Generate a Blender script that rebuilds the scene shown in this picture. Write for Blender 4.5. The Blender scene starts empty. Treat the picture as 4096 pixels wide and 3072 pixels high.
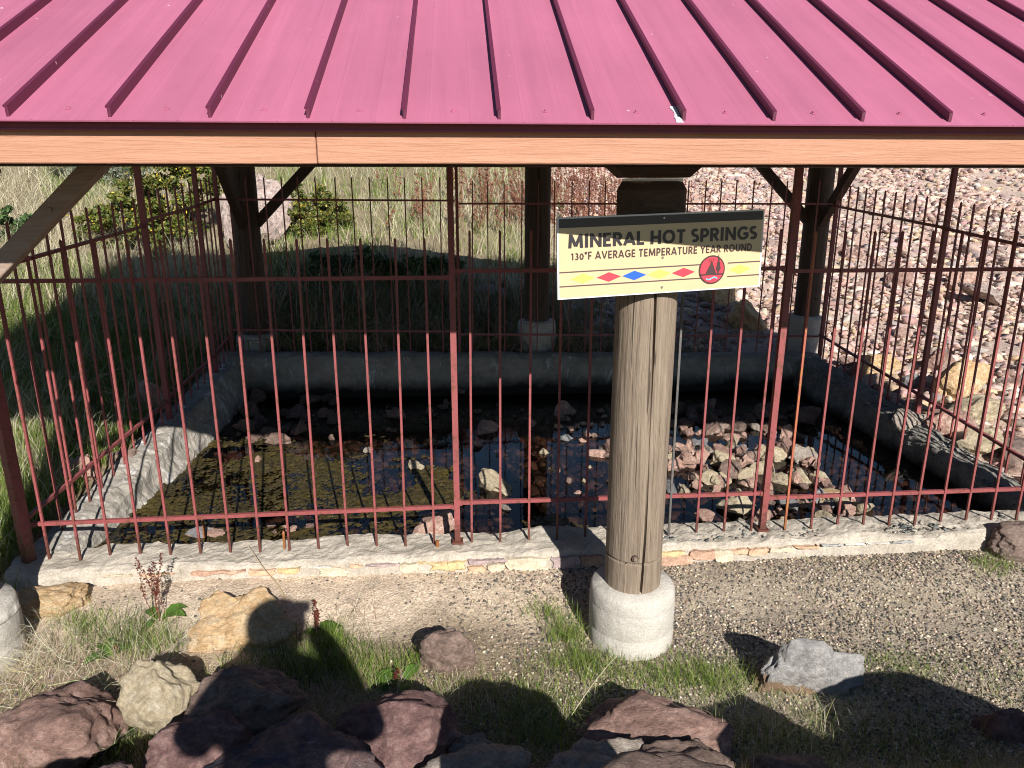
import bpy, bmesh, math, random
import numpy as np
from mathutils import Vector, Matrix, Euler, noise as mnoise

R = math.radians
random.seed(7)
rng = np.random.default_rng(11)
S = bpy.context.scene
COL = S.collection

# ------------------------------------------------------------------ camera
CAM = Vector((0.0, 0.0, 2.2))
PITCH, YAW, FPX = R(15.36), R(4.0), 2900.0
cd = bpy.data.cameras.new('camera'); cam = bpy.data.objects.new('camera', cd); COL.objects.link(cam)
cam.location = CAM; cam.rotation_euler = (R(90) - PITCH, 0, -YAW)
cd.sensor_width = 36.0; cd.lens = 36.0 * FPX / 4096.0
cd.clip_start = 0.02; cd.clip_end = 1000
S.camera = cam

# ------------------------------------------------------------------ sky, sun, exposure
SUN_EL, SUN_AZ = R(30.5), R(14.0)            # light travels away from the camera and a little to the left
w = bpy.data.worlds.new('World'); S.world = w; w.use_nodes = True
nt = w.node_tree
sky = nt.nodes.new('ShaderNodeTexSky'); sky.sky_type = 'NISHITA'; sky.sun_disc = False
sky.sun_elevation = SUN_EL; sky.sun_rotation = math.pi - SUN_AZ
sky.altitude = 1800; sky.air_density = 1.4; sky.dust_density = 0.1; sky.ozone_density = 4.0
bg = nt.nodes['Background']; bg.inputs['Strength'].default_value = 0.05
nt.links.new(sky.outputs[0], bg.inputs['Color'])
sl = bpy.data.lights.new('sun', 'SUN'); so = bpy.data.objects.new('sun', sl); COL.objects.link(so)
sl.energy = 5.0; sl.angle = R(0.53); sl.color = (1.0, 0.955, 0.89)
LD = Vector((-math.sin(SUN_AZ) * math.cos(SUN_EL), math.cos(SUN_AZ) * math.cos(SUN_EL), -math.sin(SUN_EL)))
so.rotation_euler = LD.to_track_quat('-Z', 'Y').to_euler(); so.location = (3, -8, 9)
vs = S.view_settings
S.cycles.filter_width = 1.05
vs.view_transform = 'Standard'; vs.look = 'None'; vs.exposure = 0.62; vs.gamma = 1.0; vs.use_curve_mapping = False

# ------------------------------------------------------------------ picture measurements -> places in the world
_fw = Vector((math.sin(YAW) * math.cos(PITCH), math.cos(YAW) * math.cos(PITCH), -math.sin(PITCH)))
_rt = Vector((math.cos(YAW), -math.sin(YAW), 0)); _up = _rt.cross(_fw)
def ray(u, v):
    k = 4096 / 2212
    return _fw + _rt * ((u * k - 2048) / FPX) - _up * ((v * k - 1536) / FPX)
def at_y(u, v, y): r = ray(u, v); return CAM + r * ((y - CAM.y) / r.y)
def at_z(u, v, z): r = ray(u, v); return CAM + r * ((z - CAM.z) / r.z)

# ------------------------------------------------------------------ materials
MATS = {}
def nmat(name):
    m = bpy.data.materials.new(name); m.use_nodes = True
    MATS[name] = m
    return m, m.node_tree, m.node_tree.nodes['Principled BSDF']
def nd(t, typ, **kw):
    n = t.nodes.new(typ)
    for k, v in kw.items():
        if k in n.inputs.keys() if hasattr(n, 'inputs') else False: n.inputs[k].default_value = v
        else: setattr(n, k, v)
    return n
def noise_n(t, scale, detail=6, rough=0.6, vec=None, dist=0.0):
    n = t.nodes.new('ShaderNodeTexNoise'); n.inputs['Scale'].default_value = scale
    n.inputs['Detail'].default_value = detail; n.inputs['Roughness'].default_value = rough
    n.inputs['Distortion'].default_value = dist
    if vec is not None: t.links.new(vec, n.inputs['Vector'])
    return n.outputs['Fac']
def ramp(t, fac, stops, interp='LINEAR'):
    r = t.nodes.new('ShaderNodeValToRGB'); r.color_ramp.interpolation = interp
    e = r.color_ramp.elements
    while len(e) < len(stops): e.new(0.5)
    for i, (p, c) in enumerate(stops):
        e[i].position = p
        e[i].color = (c, c, c, 1) if not hasattr(c, '__len__') else (*c, 1)
    t.links.new(fac, r.inputs['Fac']); return r.outputs['Color']
def mixc(t, fac, a, b, mode='MIX'):
    m = t.nodes.new('ShaderNodeMix'); m.data_type = 'RGBA'; m.blend_type = mode
    for sock, x in ((m.inputs[0], fac), (m.inputs[6], a), (m.inputs[7], b)):
        if hasattr(x, 'is_linked'): t.links.new(x, sock)
        elif hasattr(x, '__len__'): sock.default_value = (*x, 1)
        else: sock.default_value = x
    return m.outputs[2]
def bump(t, bsdf, h, strength=0.3, dist=0.01, prev=None):
    b = t.nodes.new('ShaderNodeBump'); b.inputs['Strength'].default_value = strength
    b.inputs['Distance'].default_value = dist
    t.links.new(h, b.inputs['Height'])
    if prev is not None: t.links.new(prev, b.inputs['Normal'])
    t.links.new(b.outputs[0], bsdf.inputs['Normal']); return b.outputs[0]
def objvec(t, scale=(1, 1, 1), rot=(0, 0, 0), kind='Object'):
    c = t.nodes.new('ShaderNodeTexCoord'); m = t.nodes.new('ShaderNodeMapping')
    m.inputs['Scale'].default_value = scale; m.inputs['Rotation'].default_value = rot
    t.links.new(c.outputs[kind], m.inputs['Vector']); return m.outputs[0]

def rock_mat(name, cols, scale=3.0, lichen=None, lich_amt=0.62, bumpd=0.02, rough=0.85, stain=None, fine=40, vary=False, bstr=0.6, under=None):
    m, t, b = nmat(name)
    v = objvec(t)
    if vary:
        oi = t.nodes.new('ShaderNodeObjectInfo')
        ad = t.nodes.new('ShaderNodeVectorMath'); ad.operation = 'MULTIPLY_ADD'
        t.links.new(oi.outputs['Random'], ad.inputs[0]); ad.inputs[1].default_value = (37, 53, 91)
        t.links.new(v, ad.inputs[2]); v = ad.outputs[0]
    n1 = noise_n(t, scale, 8, 0.62, v, 0.4)
    c = ramp(t, n1, [(0.28 + 0.44 * i / (len(cols) - 1), x) for i, x in enumerate(cols)])
    n2 = noise_n(t, fine, 5, 0.7, v)
    c = mixc(t, 0.75, c, ramp(t, n2, [(0.25, 0.45), (0.6, 1.15)]), 'MULTIPLY')
    c = mixc(t, 0.85, c, ramp(t, noise_n(t, scale * 3.1, 7, 0.72, v, 0.3), [(0.3, 0.62), (0.5, 1.05), (0.7, 1.5)]), 'MULTIPLY')
    if vary:
        c = mixc(t, 0.9, c, ramp(t, oi.outputs['Random'], [(0.0, (0.75, 0.62, 0.58)), (0.3, (0.95, 0.82, 0.78)), (0.5, (1.0, 0.93, 0.86)), (0.74, (0.95, 0.82, 0.70)), (0.86, (0.6, 0.58, 0.58)), (1.0, (1.1, 1.05, 1.0))]), 'MULTIPLY')
    if stain:
        c = mixc(t, ramp(t, noise_n(t, scale * 0.8, 4, 0.5, v, 1.0), [(0.52, 0.0), (0.62, 1.0)]), c, stain)
    if lichen:
        c = mixc(t, ramp(t, noise_n(t, scale * 2.6, 10, 0.72, v), [(lich_amt - 0.035, 0.0), (lich_amt + 0.02, 0.8)]), c, lichen)
    c = mixc(t, ramp(t, noise_n(t, scale * 11, 6, 0.7, v), [(0.62, 0.0), (0.67, 0.55)]), c, tuple(min(.7, x * 1.5 + .06) for x in cols[-1]))
    if under:                                      # a face of other stone low on one side
        sp = t.nodes.new('ShaderNodeSeparateXYZ'); t.links.new(objvec(t), sp.inputs[0])
        mm = t.nodes.new('ShaderNodeMath'); mm.operation = 'MULTIPLY_ADD'; t.links.new(n1, mm.inputs[0]); mm.inputs[1].default_value = .5
        m3 = t.nodes.new('ShaderNodeMath'); m3.operation = 'MULTIPLY_ADD'; t.links.new(sp.outputs['X'], m3.inputs[0]); m3.inputs[1].default_value = .35; t.links.new(sp.outputs['Z'], m3.inputs[2])
        t.links.new(m3.outputs[0], mm.inputs[2])
        c = mixc(t, ramp(t, mm.outputs[0], [(0.05, 1.0), (0.10, 0.0)]), c, mixc(t, n2, tuple(x * .6 for x in under), under))
    t.links.new(c, b.inputs['Base Color']); b.inputs['Roughness'].default_value = rough
    b.inputs['Specular IOR Level'].default_value = 0.3
    p = bump(t, b, noise_n(t, scale * 4, 11, 0.75, v), min(1, bstr * 1.3), bumpd * 1.1)
    bump(t, b, n2, bstr, bumpd * 0.35, p)
    return m

# boulder stones
rock_mat('stone_red_brown', [(0.14, 0.085, 0.07), (0.27, 0.165, 0.135), (0.42, 0.29, 0.245)], 3.2, (0.42, 0.33, 0.27), 0.66)
rock_mat('stone_dark_brown', [(0.115, 0.078, 0.065), (0.23, 0.16, 0.13), (0.36, 0.26, 0.215)], 3.0, (0.40, 0.35, 0.31), 0.68)
rock_mat('stone_maroon', [(0.095, 0.055, 0.053), (0.20, 0.112, 0.104), (0.34, 0.225, 0.20)], 3.5, (0.36, 0.29, 0.25), 0.66)
rock_mat('stone_purple_grey', [(0.09, 0.066, 0.07), (0.18, 0.115, 0.108), (0.30, 0.21, 0.185)], 3.2, (0.33, 0.30, 0.30), 0.66, stain=(0.06, 0.06, 0.085))
rock_mat('stone_tan', [(0.30, 0.235, 0.15), (0.44, 0.365, 0.25), (0.54, 0.47, 0.36)], 3.0, (0.55, 0.50, 0.42), 0.68)
rock_mat('stone_grey_tan', [(0.20, 0.16, 0.13), (0.33, 0.28, 0.235), (0.45, 0.39, 0.34)], 3.4, (0.55, 0.52, 0.48), 0.68)
rock_mat('stone_grey', [(0.14, 0.135, 0.14), (0.24, 0.235, 0.24), (0.33, 0.32, 0.31)], 3.4, (0.60, 0.58, 0.56), 0.69)
rock_mat('stone_grey_brown', [(0.20, 0.19, 0.185), (0.34, 0.325, 0.315), (0.46, 0.44, 0.42)], 3.4, (0.60, 0.58, 0.56), 0.66, under=(0.30, 0.20, 0.13))
rock_mat('stone_ochre', [(0.46, 0.27, 0.13), (0.62, 0.43, 0.24), (0.72, 0.58, 0.40)], 3.2, (0.32, 0.17, 0.10), 0.68, bumpd=0.03)
rock_mat('stone_porous_brown', [(0.15, 0.10, 0.08), (0.24, 0.175, 0.145), (0.30, 0.23, 0.19)], 4.0, (0.08, 0.055, 0.05), 0.67)
rock_mat('stone_pink', [(0.30, 0.16, 0.13), (0.46, 0.29, 0.23), (0.58, 0.44, 0.36)], 3.2, (0.62, 0.56, 0.48), 0.66)
rock_mat('stone_shale', [(0.20, 0.15, 0.14), (0.36, 0.28, 0.25), (0.48, 0.40, 0.36)], 4.0, (0.10, 0.09, 0.09), 0.58)
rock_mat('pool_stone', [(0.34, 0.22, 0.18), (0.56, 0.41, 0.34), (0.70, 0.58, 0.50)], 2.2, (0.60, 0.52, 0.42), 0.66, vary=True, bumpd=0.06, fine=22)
rock_mat('pool_stone_shaded', [(0.16, 0.11, 0.095), (0.29, 0.21, 0.18), (0.40, 0.31, 0.27)], 2.2, (0.34, 0.28, 0.24), 0.68, vary=True, bumpd=0.06, fine=22)  # pool stone darkened for the shaded piles: shade put into a mineral-stained brown
rock_mat('rubble_stone', [(0.42, 0.28, 0.245), (0.60, 0.46, 0.41), (0.70, 0.60, 0.53)], 2.2, (0.60, 0.47, 0.30), 0.66, vary=True, bumpd=0.06, fine=18)

def attr_mat(name, rough=0.8, transl=0.0, spec=0.3, noise_scale=None, bumpd=None):
    m, t, b = nmat(name)
    a = t.nodes.new('ShaderNodeAttribute'); a.attribute_name = 'Col'
    c = a.outputs['Color']
    if noise_scale:
        c = mixc(t, 0.8, c, ramp(t, noise_n(t, noise_scale, 6, 0.7, objvec(t)), [(0.25, 0.55), (0.7, 1.25)]), 'MULTIPLY')
    t.links.new(c, b.inputs['Base Color']); b.inputs['Roughness'].default_value = rough
    b.inputs['Specular IOR Level'].default_value = spec
    if bumpd: bump(t, b, noise_n(t, noise_scale * 2, 6, 0.7, objvec(t)), 0.7, bumpd)
    if transl:
        tr = t.nodes.new('ShaderNodeBsdfTranslucent'); t.links.new(c, tr.inputs['Color'])
        mx = t.nodes.new('ShaderNodeMixShader'); mx.inputs[0].default_value = transl
        t.links.new(b.outputs[0], mx.inputs[1]); t.links.new(tr.outputs[0], mx.inputs[2])
        t.links.new(mx.outputs[0], t.nodes['Material Output'].inputs['Surface'])
    return m
attr_mat('grass_blades', 0.6, 0.32)
attr_mat('leaf', 0.5, 0.25, 0.4)
attr_mat('dry_stem', 0.8, 0.0, 0.2)
attr_mat('pebble', 0.8, 0.0, 0.3, 60, 0.003)
attr_mat('loose_rubble', 0.85, 0.0, 0.25, 14, 0.02)

def ground_mat():
    m, t, b = nmat('soil')
    a = t.nodes.new('ShaderNodeAttribute'); a.attribute_name = 'Col'
    g = t.nodes.new('ShaderNodeNewGeometry'); v = g.outputs['Position']
    c = mixc(t, 0.8, a.outputs['Color'], ramp(t, noise_n(t, 5, 8, 0.7, v), [(0.3, 0.62), (0.7, 1.22)]), 'MULTIPLY')
    c = mixc(t, 0.9, c, ramp(t, noise_n(t, 70, 5, 0.7, v), [(0.25, 0.55), (0.72, 1.35)]), 'MULTIPLY')
    vo = t.nodes.new('ShaderNodeTexVoronoi'); vo.inputs['Scale'].default_value = 90; t.links.new(v, vo.inputs['Vector'])
    c = mixc(t, 0.35, c, ramp(t, vo.outputs['Color'], [(0.2, 0.45), (0.8, 1.5)]), 'MULTIPLY')
    t.links.new(c, b.inputs['Base Color']); b.inputs['Roughness'].default_value = 0.95
    b.inputs['Specular IOR Level'].default_value = 0.15
    p = bump(t, b, noise_n(t, 18, 8, 0.7, v), 0.6, 0.03)
    bump(t, b, vo.outputs['Distance'], 0.5, 0.006, p)
ground_mat()

def concrete_mat(name, base, dark, scale=6, white=0.0, wet=None, rough=0.9, grain=120, speck=0.0):
    m, t, b = nmat(name)
    g = t.nodes.new('ShaderNodeNewGeometry'); v = g.outputs['Position']
    c = ramp(t, noise_n(t, scale, 9, 0.68, v, 0.3), [(0.3, dark), (0.62, base)])
    n2 = noise_n(t, grain, 4, 0.75, v)
    c = mixc(t, 0.8, c, ramp(t, n2, [(0.28, 0.55), (0.65, 1.12)]), 'MULTIPLY')
    if white:
        st = objvec(t, (5, 5, 1.6), kind='Object')
        c = mixc(t, ramp(t, noise_n(t, 1.4, 8, 0.75, st, 0.8), [(0.62 - white * 0.12, 0.0), (0.72 - white * 0.1, 0.9)]), c, (0.72, 0.71, 0.70))
    if speck:
        vo = t.nodes.new('ShaderNodeTexVoronoi'); vo.inputs['Scale'].default_value = 26; t.links.new(v, vo.inputs['Vector'])
        c = mixc(t, ramp(t, vo.outputs['Distance'], [(0.18, 1.0), (0.34, 0.0)]), c, mixc(t, vo.outputs['Color'], (0.05, 0.05, 0.055), (0.24, 0.22, 0.2)))
    if wet:                                        # algae and mineral stain that the water has left on the wall
        sp = t.nodes.new('ShaderNodeSeparateXYZ'); t.links.new(v, sp.inputs[0])
        ad = t.nodes.new('ShaderNodeMath'); ad.operation = 'MULTIPLY_ADD'
        t.links.new(noise_n(t, 5, 7, 0.7, v), ad.inputs[0]); ad.inputs[1].default_value = -0.20
        t.links.new(sp.outputs['Z'], ad.inputs[2])
        sh = t.nodes.new('ShaderNodeMath'); sh.operation = 'ADD'; t.links.new(ad.outputs[0], sh.inputs[0]); sh.inputs[1].default_value = 0.35
        k = ramp(t, sh.outputs[0], [(0.22 + wet * .6, 1.0), (0.26 + wet, 0.0)])
        c = mixc(t, k, c, (0.028, 0.022, 0.016))
    t.links.new(c, b.inputs['Base Color']); b.inputs['Roughness'].default_value = rough
    b.inputs['Specular IOR Level'].default_value = 0.2
    p = bump(t, b, noise_n(t, scale * 3, 9, 0.72, v), 0.6, 0.02)
    bump(t, b, n2, 0.5, 0.005, p)
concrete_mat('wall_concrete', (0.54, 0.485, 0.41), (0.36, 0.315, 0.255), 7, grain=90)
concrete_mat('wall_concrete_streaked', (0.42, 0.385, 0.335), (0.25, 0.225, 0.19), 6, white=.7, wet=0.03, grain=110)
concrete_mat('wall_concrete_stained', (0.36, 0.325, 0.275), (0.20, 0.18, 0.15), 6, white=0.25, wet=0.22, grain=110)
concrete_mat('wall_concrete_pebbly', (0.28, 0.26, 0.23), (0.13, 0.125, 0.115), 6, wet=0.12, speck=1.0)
concrete_mat('pedestal_concrete', (0.60, 0.56, 0.50), (0.46, 0.425, 0.37), 7, grain=150)
rock_mat('mortar_stone', [(0.42, 0.30, 0.20), (0.55, 0.45, 0.33), (0.60, 0.53, 0.44)], 5, None, vary=True, bumpd=0.01, fine=60)

def metal_mat(name, base, rust, amt, rough=0.55, scale=14, coord='pos'):
    m, t, b = nmat(name)
    g = t.nodes.new('ShaderNodeNewGeometry'); v = g.outputs['Position']
    c = mixc(t, ramp(t, noise_n(t, scale, 9, 0.75, v), [(amt, 0.0), (amt + 0.08, 1.0)]), base, rust)
    sp = t.nodes.new('ShaderNodeSeparateXYZ'); t.links.new(v, sp.inputs[0])
    ad = t.nodes.new('ShaderNodeMath'); ad.operation = 'MULTIPLY_ADD'; t.links.new(noise_n(t, 40, 4, 0.6, v), ad.inputs[0]); ad.inputs[1].default_value = -.35; t.links.new(sp.outputs['Z'], ad.inputs[2])
    c = mixc(t, ramp(t, ad.outputs[0], [(0.0, 0.85), (0.10, 0.0)]), c, tuple(x * .55 for x in rust))       # rust where the bars meet the wet wall
    c = mixc(t, 0.5, c, ramp(t, noise_n(t, 3, 4, 0.5, v), [(0.3, 0.75), (0.7, 1.2)]), 'MULTIPLY')
    t.links.new(c, b.inputs['Base Color']); b.inputs['Roughness'].default_value = rough
    bump(t, b, noise_n(t, 220, 3, 0.6, v), 0.25, 0.002)
metal_mat('fence_paint', (0.26, 0.064, 0.066), (0.15, 0.052, 0.03), 0.52, scale=30)
metal_mat('fence_rusty', (0.36, 0.10, 0.06), (0.40, 0.16, 0.04), 0.50)
metal_mat('fence_bare', (0.10, 0.095, 0.09), (0.16, 0.14, 0.12), 0.55)

def roof_mat(name, base, rough):
    m, t, b = nmat(name)
    g = t.nodes.new('ShaderNodeNewGeometry'); v = g.outputs['Position']
    oi = t.nodes.new('ShaderNodeObjectInfo')
    c = mixc(t, 0.6, base, ramp(t, noise_n(t, 1.3, 6, 0.6, v), [(0.3, 0.86), (0.7, 1.12)]), 'MULTIPLY')
    c = mixc(t, 0.5, c, ramp(t, oi.outputs['Random'], [(0, 0.93), (1, 1.07)]), 'MULTIPLY')
    st = t.nodes.new('ShaderNodeMapping'); st.inputs['Scale'].default_value = (16, .7, .7); t.links.new(v, st.inputs['Vector'])
    c = mixc(t, 0.6, c, ramp(t, noise_n(t, 1.0, 7, 0.65, st.outputs[0], 0.3), [(0.3, 0.84), (0.7, 1.13)]), 'MULTIPLY')
    c = mixc(t, ramp(t, noise_n(t, 26, 8, 0.75, v), [(0.58, 0.0), (0.72, 0.5)]), c, tuple(x * .74 for x in base))
    c = mixc(t, ramp(t, noise_n(t, 34, 3, 0.4, v), [(0.765, 0.0), (0.775, 0.6)]), c, (0.75, 0.6, 0.6))
    t.links.new(c, b.inputs['Base Color']); b.inputs['Roughness'].default_value = rough
    b.inputs['Specular IOR Level'].default_value = 0.5
    p = bump(t, b, noise_n(t, 2.2, 3, 0.5, v), 0.25, 0.02)
    bump(t, b, noise_n(t, 160, 3, 0.6, v), 0.12, 0.002, p)
roof_mat('roof_paint', (0.41, 0.125, 0.205), 0.45)
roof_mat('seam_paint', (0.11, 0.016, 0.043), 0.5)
roof_mat('trim_paint', (0.20, 0.03, 0.06), 0.5)
m, t, b = nmat('peeled_coating')
t.links.new(ramp(t, noise_n(t, 60, 8, 0.8, objvec(t)), [(0.42, (0.05, 0.045, 0.05)), (0.5, (0.65, 0.62, 0.64)), (0.7, (0.78, 0.72, 0.72))]), b.inputs['Base Color'])
b.inputs['Roughness'].default_value = 0.7

def wood_mat(name, cols, axis, paint=False, rough=0.75, k=1.0, bstr=0.5):
    m, t, b = nmat(name)
    sc = {'x': (1.2, 26, 26), 'z': (24, 24, 0.9)}[axis]
    oi = t.nodes.new('ShaderNodeObjectInfo')
    v0 = objvec(t, tuple(s * k for s in sc))
    ad = t.nodes.new('ShaderNodeVectorMath'); ad.operation = 'MULTIPLY_ADD'
    t.links.new(oi.outputs['Random'], ad.inputs[0]); ad.inputs[1].default_value = (17, 23, 31); t.links.new(v0, ad.inputs[2])
    v = ad.outputs[0]
    n1 = noise_n(t, 1.6, 8, 0.65, v, 1.2)
    c = ramp(t, n1, [(0.28, cols[0]), (0.5, cols[1]), (0.72, cols[2])])
    n2 = noise_n(t, 7, 5, 0.7, v)
    c = mixc(t, 0.25 if paint else 0.6, c, ramp(t, n2, [(0.25, 0.5), (0.6, 1.12)]), 'MULTIPLY')
    if not paint:
        c = mixc(t, ramp(t, noise_n(t, 2.2, 2, 0.4, v, 0.6), [(0.66, 0.0), (0.70, 0.8)]), c, tuple(x * 0.25 for x in cols[0]))
    t.links.new(c, b.inputs['Base Color']); b.inputs['Roughness'].default_value = rough
    b.inputs['Specular IOR Level'].default_value = 0.25
    p = bump(t, b, n1, bstr, 0.01)
    bump(t, b, n2, bstr, 0.004, p)
wood_mat('fascia_paint', [(0.40, 0.195, 0.12), (0.445, 0.225, 0.145), (0.48, 0.25, 0.165)], 'x', True, 0.6)
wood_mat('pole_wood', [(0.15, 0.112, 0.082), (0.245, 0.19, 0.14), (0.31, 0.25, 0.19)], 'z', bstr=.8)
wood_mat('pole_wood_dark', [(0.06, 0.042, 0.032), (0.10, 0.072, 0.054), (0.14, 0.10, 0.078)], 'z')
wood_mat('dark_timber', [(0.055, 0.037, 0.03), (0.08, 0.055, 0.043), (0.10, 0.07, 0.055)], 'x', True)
wood_mat('brace_paint', [(0.25, 0.18, 0.145), (0.30, 0.22, 0.175), (0.34, 0.26, 0.21)], 'x', True)

def plain(name, c, rough=0.6, metallic=0.0, emit=None, var=0.12, scale=8):
    m, t, b = nmat(name)
    v = objvec(t)
    t.links.new(mixc(t, 1.0, c, ramp(t, noise_n(t, scale, 5, 0.6, v), [(0.3, 1 - var), (0.7, 1 + var)]), 'MULTIPLY'), b.inputs['Base Color'])
    b.inputs['Roughness'].default_value = rough; b.inputs['Metallic'].default_value = metallic
    return m
plain('sign_cream', (0.56, 0.445, 0.265), 0.35, var=0.03)
plain('sign_white', (0.70, 0.70, 0.69), 0.4, var=0.03)
plain('sign_black', (0.030, 0.026, 0.028), 0.35, var=0.05)
plain('sign_brown', (0.065, 0.035, 0.035), 0.4, var=0.05)
plain('sign_line', (0.10, 0.06, 0.065), 0.4, var=0.05)
plain('sign_yellow', (0.80, 0.66, 0.12), 0.4, var=0.03)
plain('sign_red', (0.66, 0.05, 0.075), 0.4, var=0.03)
plain('sign_blue', (0.02, 0.11, 0.50), 0.4, var=0.03)
plain('sign_cyan', (0.12, 0.55, 0.70), 0.4, var=0.03)
plain('steel', (0.42, 0.42, 0.43), 0.35, 0.9)
plain('clothing', (0.08, 0.09, 0.12), 0.9)
plain('phone_case', (0.03, 0.03, 0.035), 0.4)
plain('flower_yellow', (0.72, 0.50, 0.02), 0.6)

def water_mat():
    m, t, b = nmat('spring_water'); t.nodes.remove(b)
    g = t.nodes.new('ShaderNodeNewGeometry')
    bp = t.nodes.new('ShaderNodeBump'); bp.inputs['Strength'].default_value = 0.10; bp.inputs['Distance'].default_value = 0.006
    t.links.new(noise_n(t, 9, 3, 0.5, g.outputs['Position'], 0.6), bp.inputs['Height'])
    lw = t.nodes.new('ShaderNodeLayerWeight'); lw.inputs['Blend'].default_value = 0.5; t.links.new(bp.outputs[0], lw.inputs['Normal'])
    pw = t.nodes.new('ShaderNodeMath'); pw.operation = 'POWER'; t.links.new(lw.outputs['Facing'], pw.inputs[0]); pw.inputs[1].default_value = 5.0
    fr = t.nodes.new('ShaderNodeMath'); fr.operation = 'MULTIPLY_ADD'; t.links.new(pw.outputs[0], fr.inputs[0]); fr.inputs[1].default_value = 0.975; fr.inputs[2].default_value = 0.025
    gl = t.nodes.new('ShaderNodeBsdfGlossy'); gl.inputs['Roughness'].default_value = 0.01; t.links.new(bp.outputs[0], gl.inputs['Normal'])
    tr = t.nodes.new('ShaderNodeBsdfTransparent'); tr.inputs['Color'].default_value = (0.27, 0.23, 0.215, 1)
    mx = t.nodes.new('ShaderNodeMixShader')
    t.links.new(fr.outputs[0], mx.inputs[0]); t.links.new(tr.outputs[0], mx.inputs[1]); t.links.new(gl.outputs[0], mx.inputs[2])
    t.links.new(mx.outputs[0], t.nodes['Material Output'].inputs['Surface'])
water_mat()
m, t, b = nmat('algae')
g = t.nodes.new('ShaderNodeNewGeometry'); v = g.outputs['Position']
c = ramp(t, noise_n(t, 22, 9, 0.8, v), [(0.3, (0.018, 0.016, 0.008)), (0.46, (0.05, 0.042, 0.015)), (0.58, (0.11, 0.082, 0.022)), (0.72, (0.22, 0.16, 0.05))])
c = mixc(t, ramp(t, noise_n(t, 3, 5, 0.6, v), [(0.45, 0.0), (0.65, 0.7)]), c, mixc(t, noise_n(t, 30, 6, 0.8, v), (0.03, 0.035, 0.01), (0.17, 0.12, 0.015)))
c = mixc(t, ramp(t, noise_n(t, 75, 4, 0.7, v), [(0.65, 0.0), (0.69, 1.0)]), c, (0.55, 0.52, 0.40))
c = mixc(t, 1.0, c, (0.8, 0.76, 0.75), 'MULTIPLY')
t.links.new(c, b.inputs['Base Color']); b.inputs['Roughness'].default_value = 0.45
bump(t, b, noise_n(t, 60, 6, 0.7, v), 0.8, 0.02)

# ------------------------------------------------------------------ builders
def tag(o, label=None, cat=None, group=None, kind=None):
    if label: o['label'] = label
    if cat: o['category'] = cat
    if group: o['group'] = group
    if kind: o['kind'] = kind
    return o
def empty(name, loc, label=None, cat=None, group=None):
    o = bpy.data.objects.new(name, None); COL.objects.link(o); o.location = loc; o.empty_display_size = 0.1
    return tag(o, label, cat, group)
def wloc(o):
    p = Vector(o.location)
    while o.parent: o = o.parent; p = p + Vector(o.location)
    return p
def link(name, me, mat, parent=None, loc=None, world_verts=True, smooth=False):
    """link a mesh; with a parent its vertices stay where they are in the world (roots are unrotated)"""
    o = bpy.data.objects.new(name, me); COL.objects.link(o)
    if mat is not None and not me.materials: me.materials.append(MATS[mat] if isinstance(mat, str) else mat)
    if smooth: me.polygons.foreach_set('use_smooth', [True] * len(me.polygons))
    if parent is not None:
        o.parent = parent
        o.location = (Vector(loc) if loc is not None else Vector((0, 0, 0))) - wloc(parent)
    elif loc is not None: o.location = loc
    return o
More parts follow.
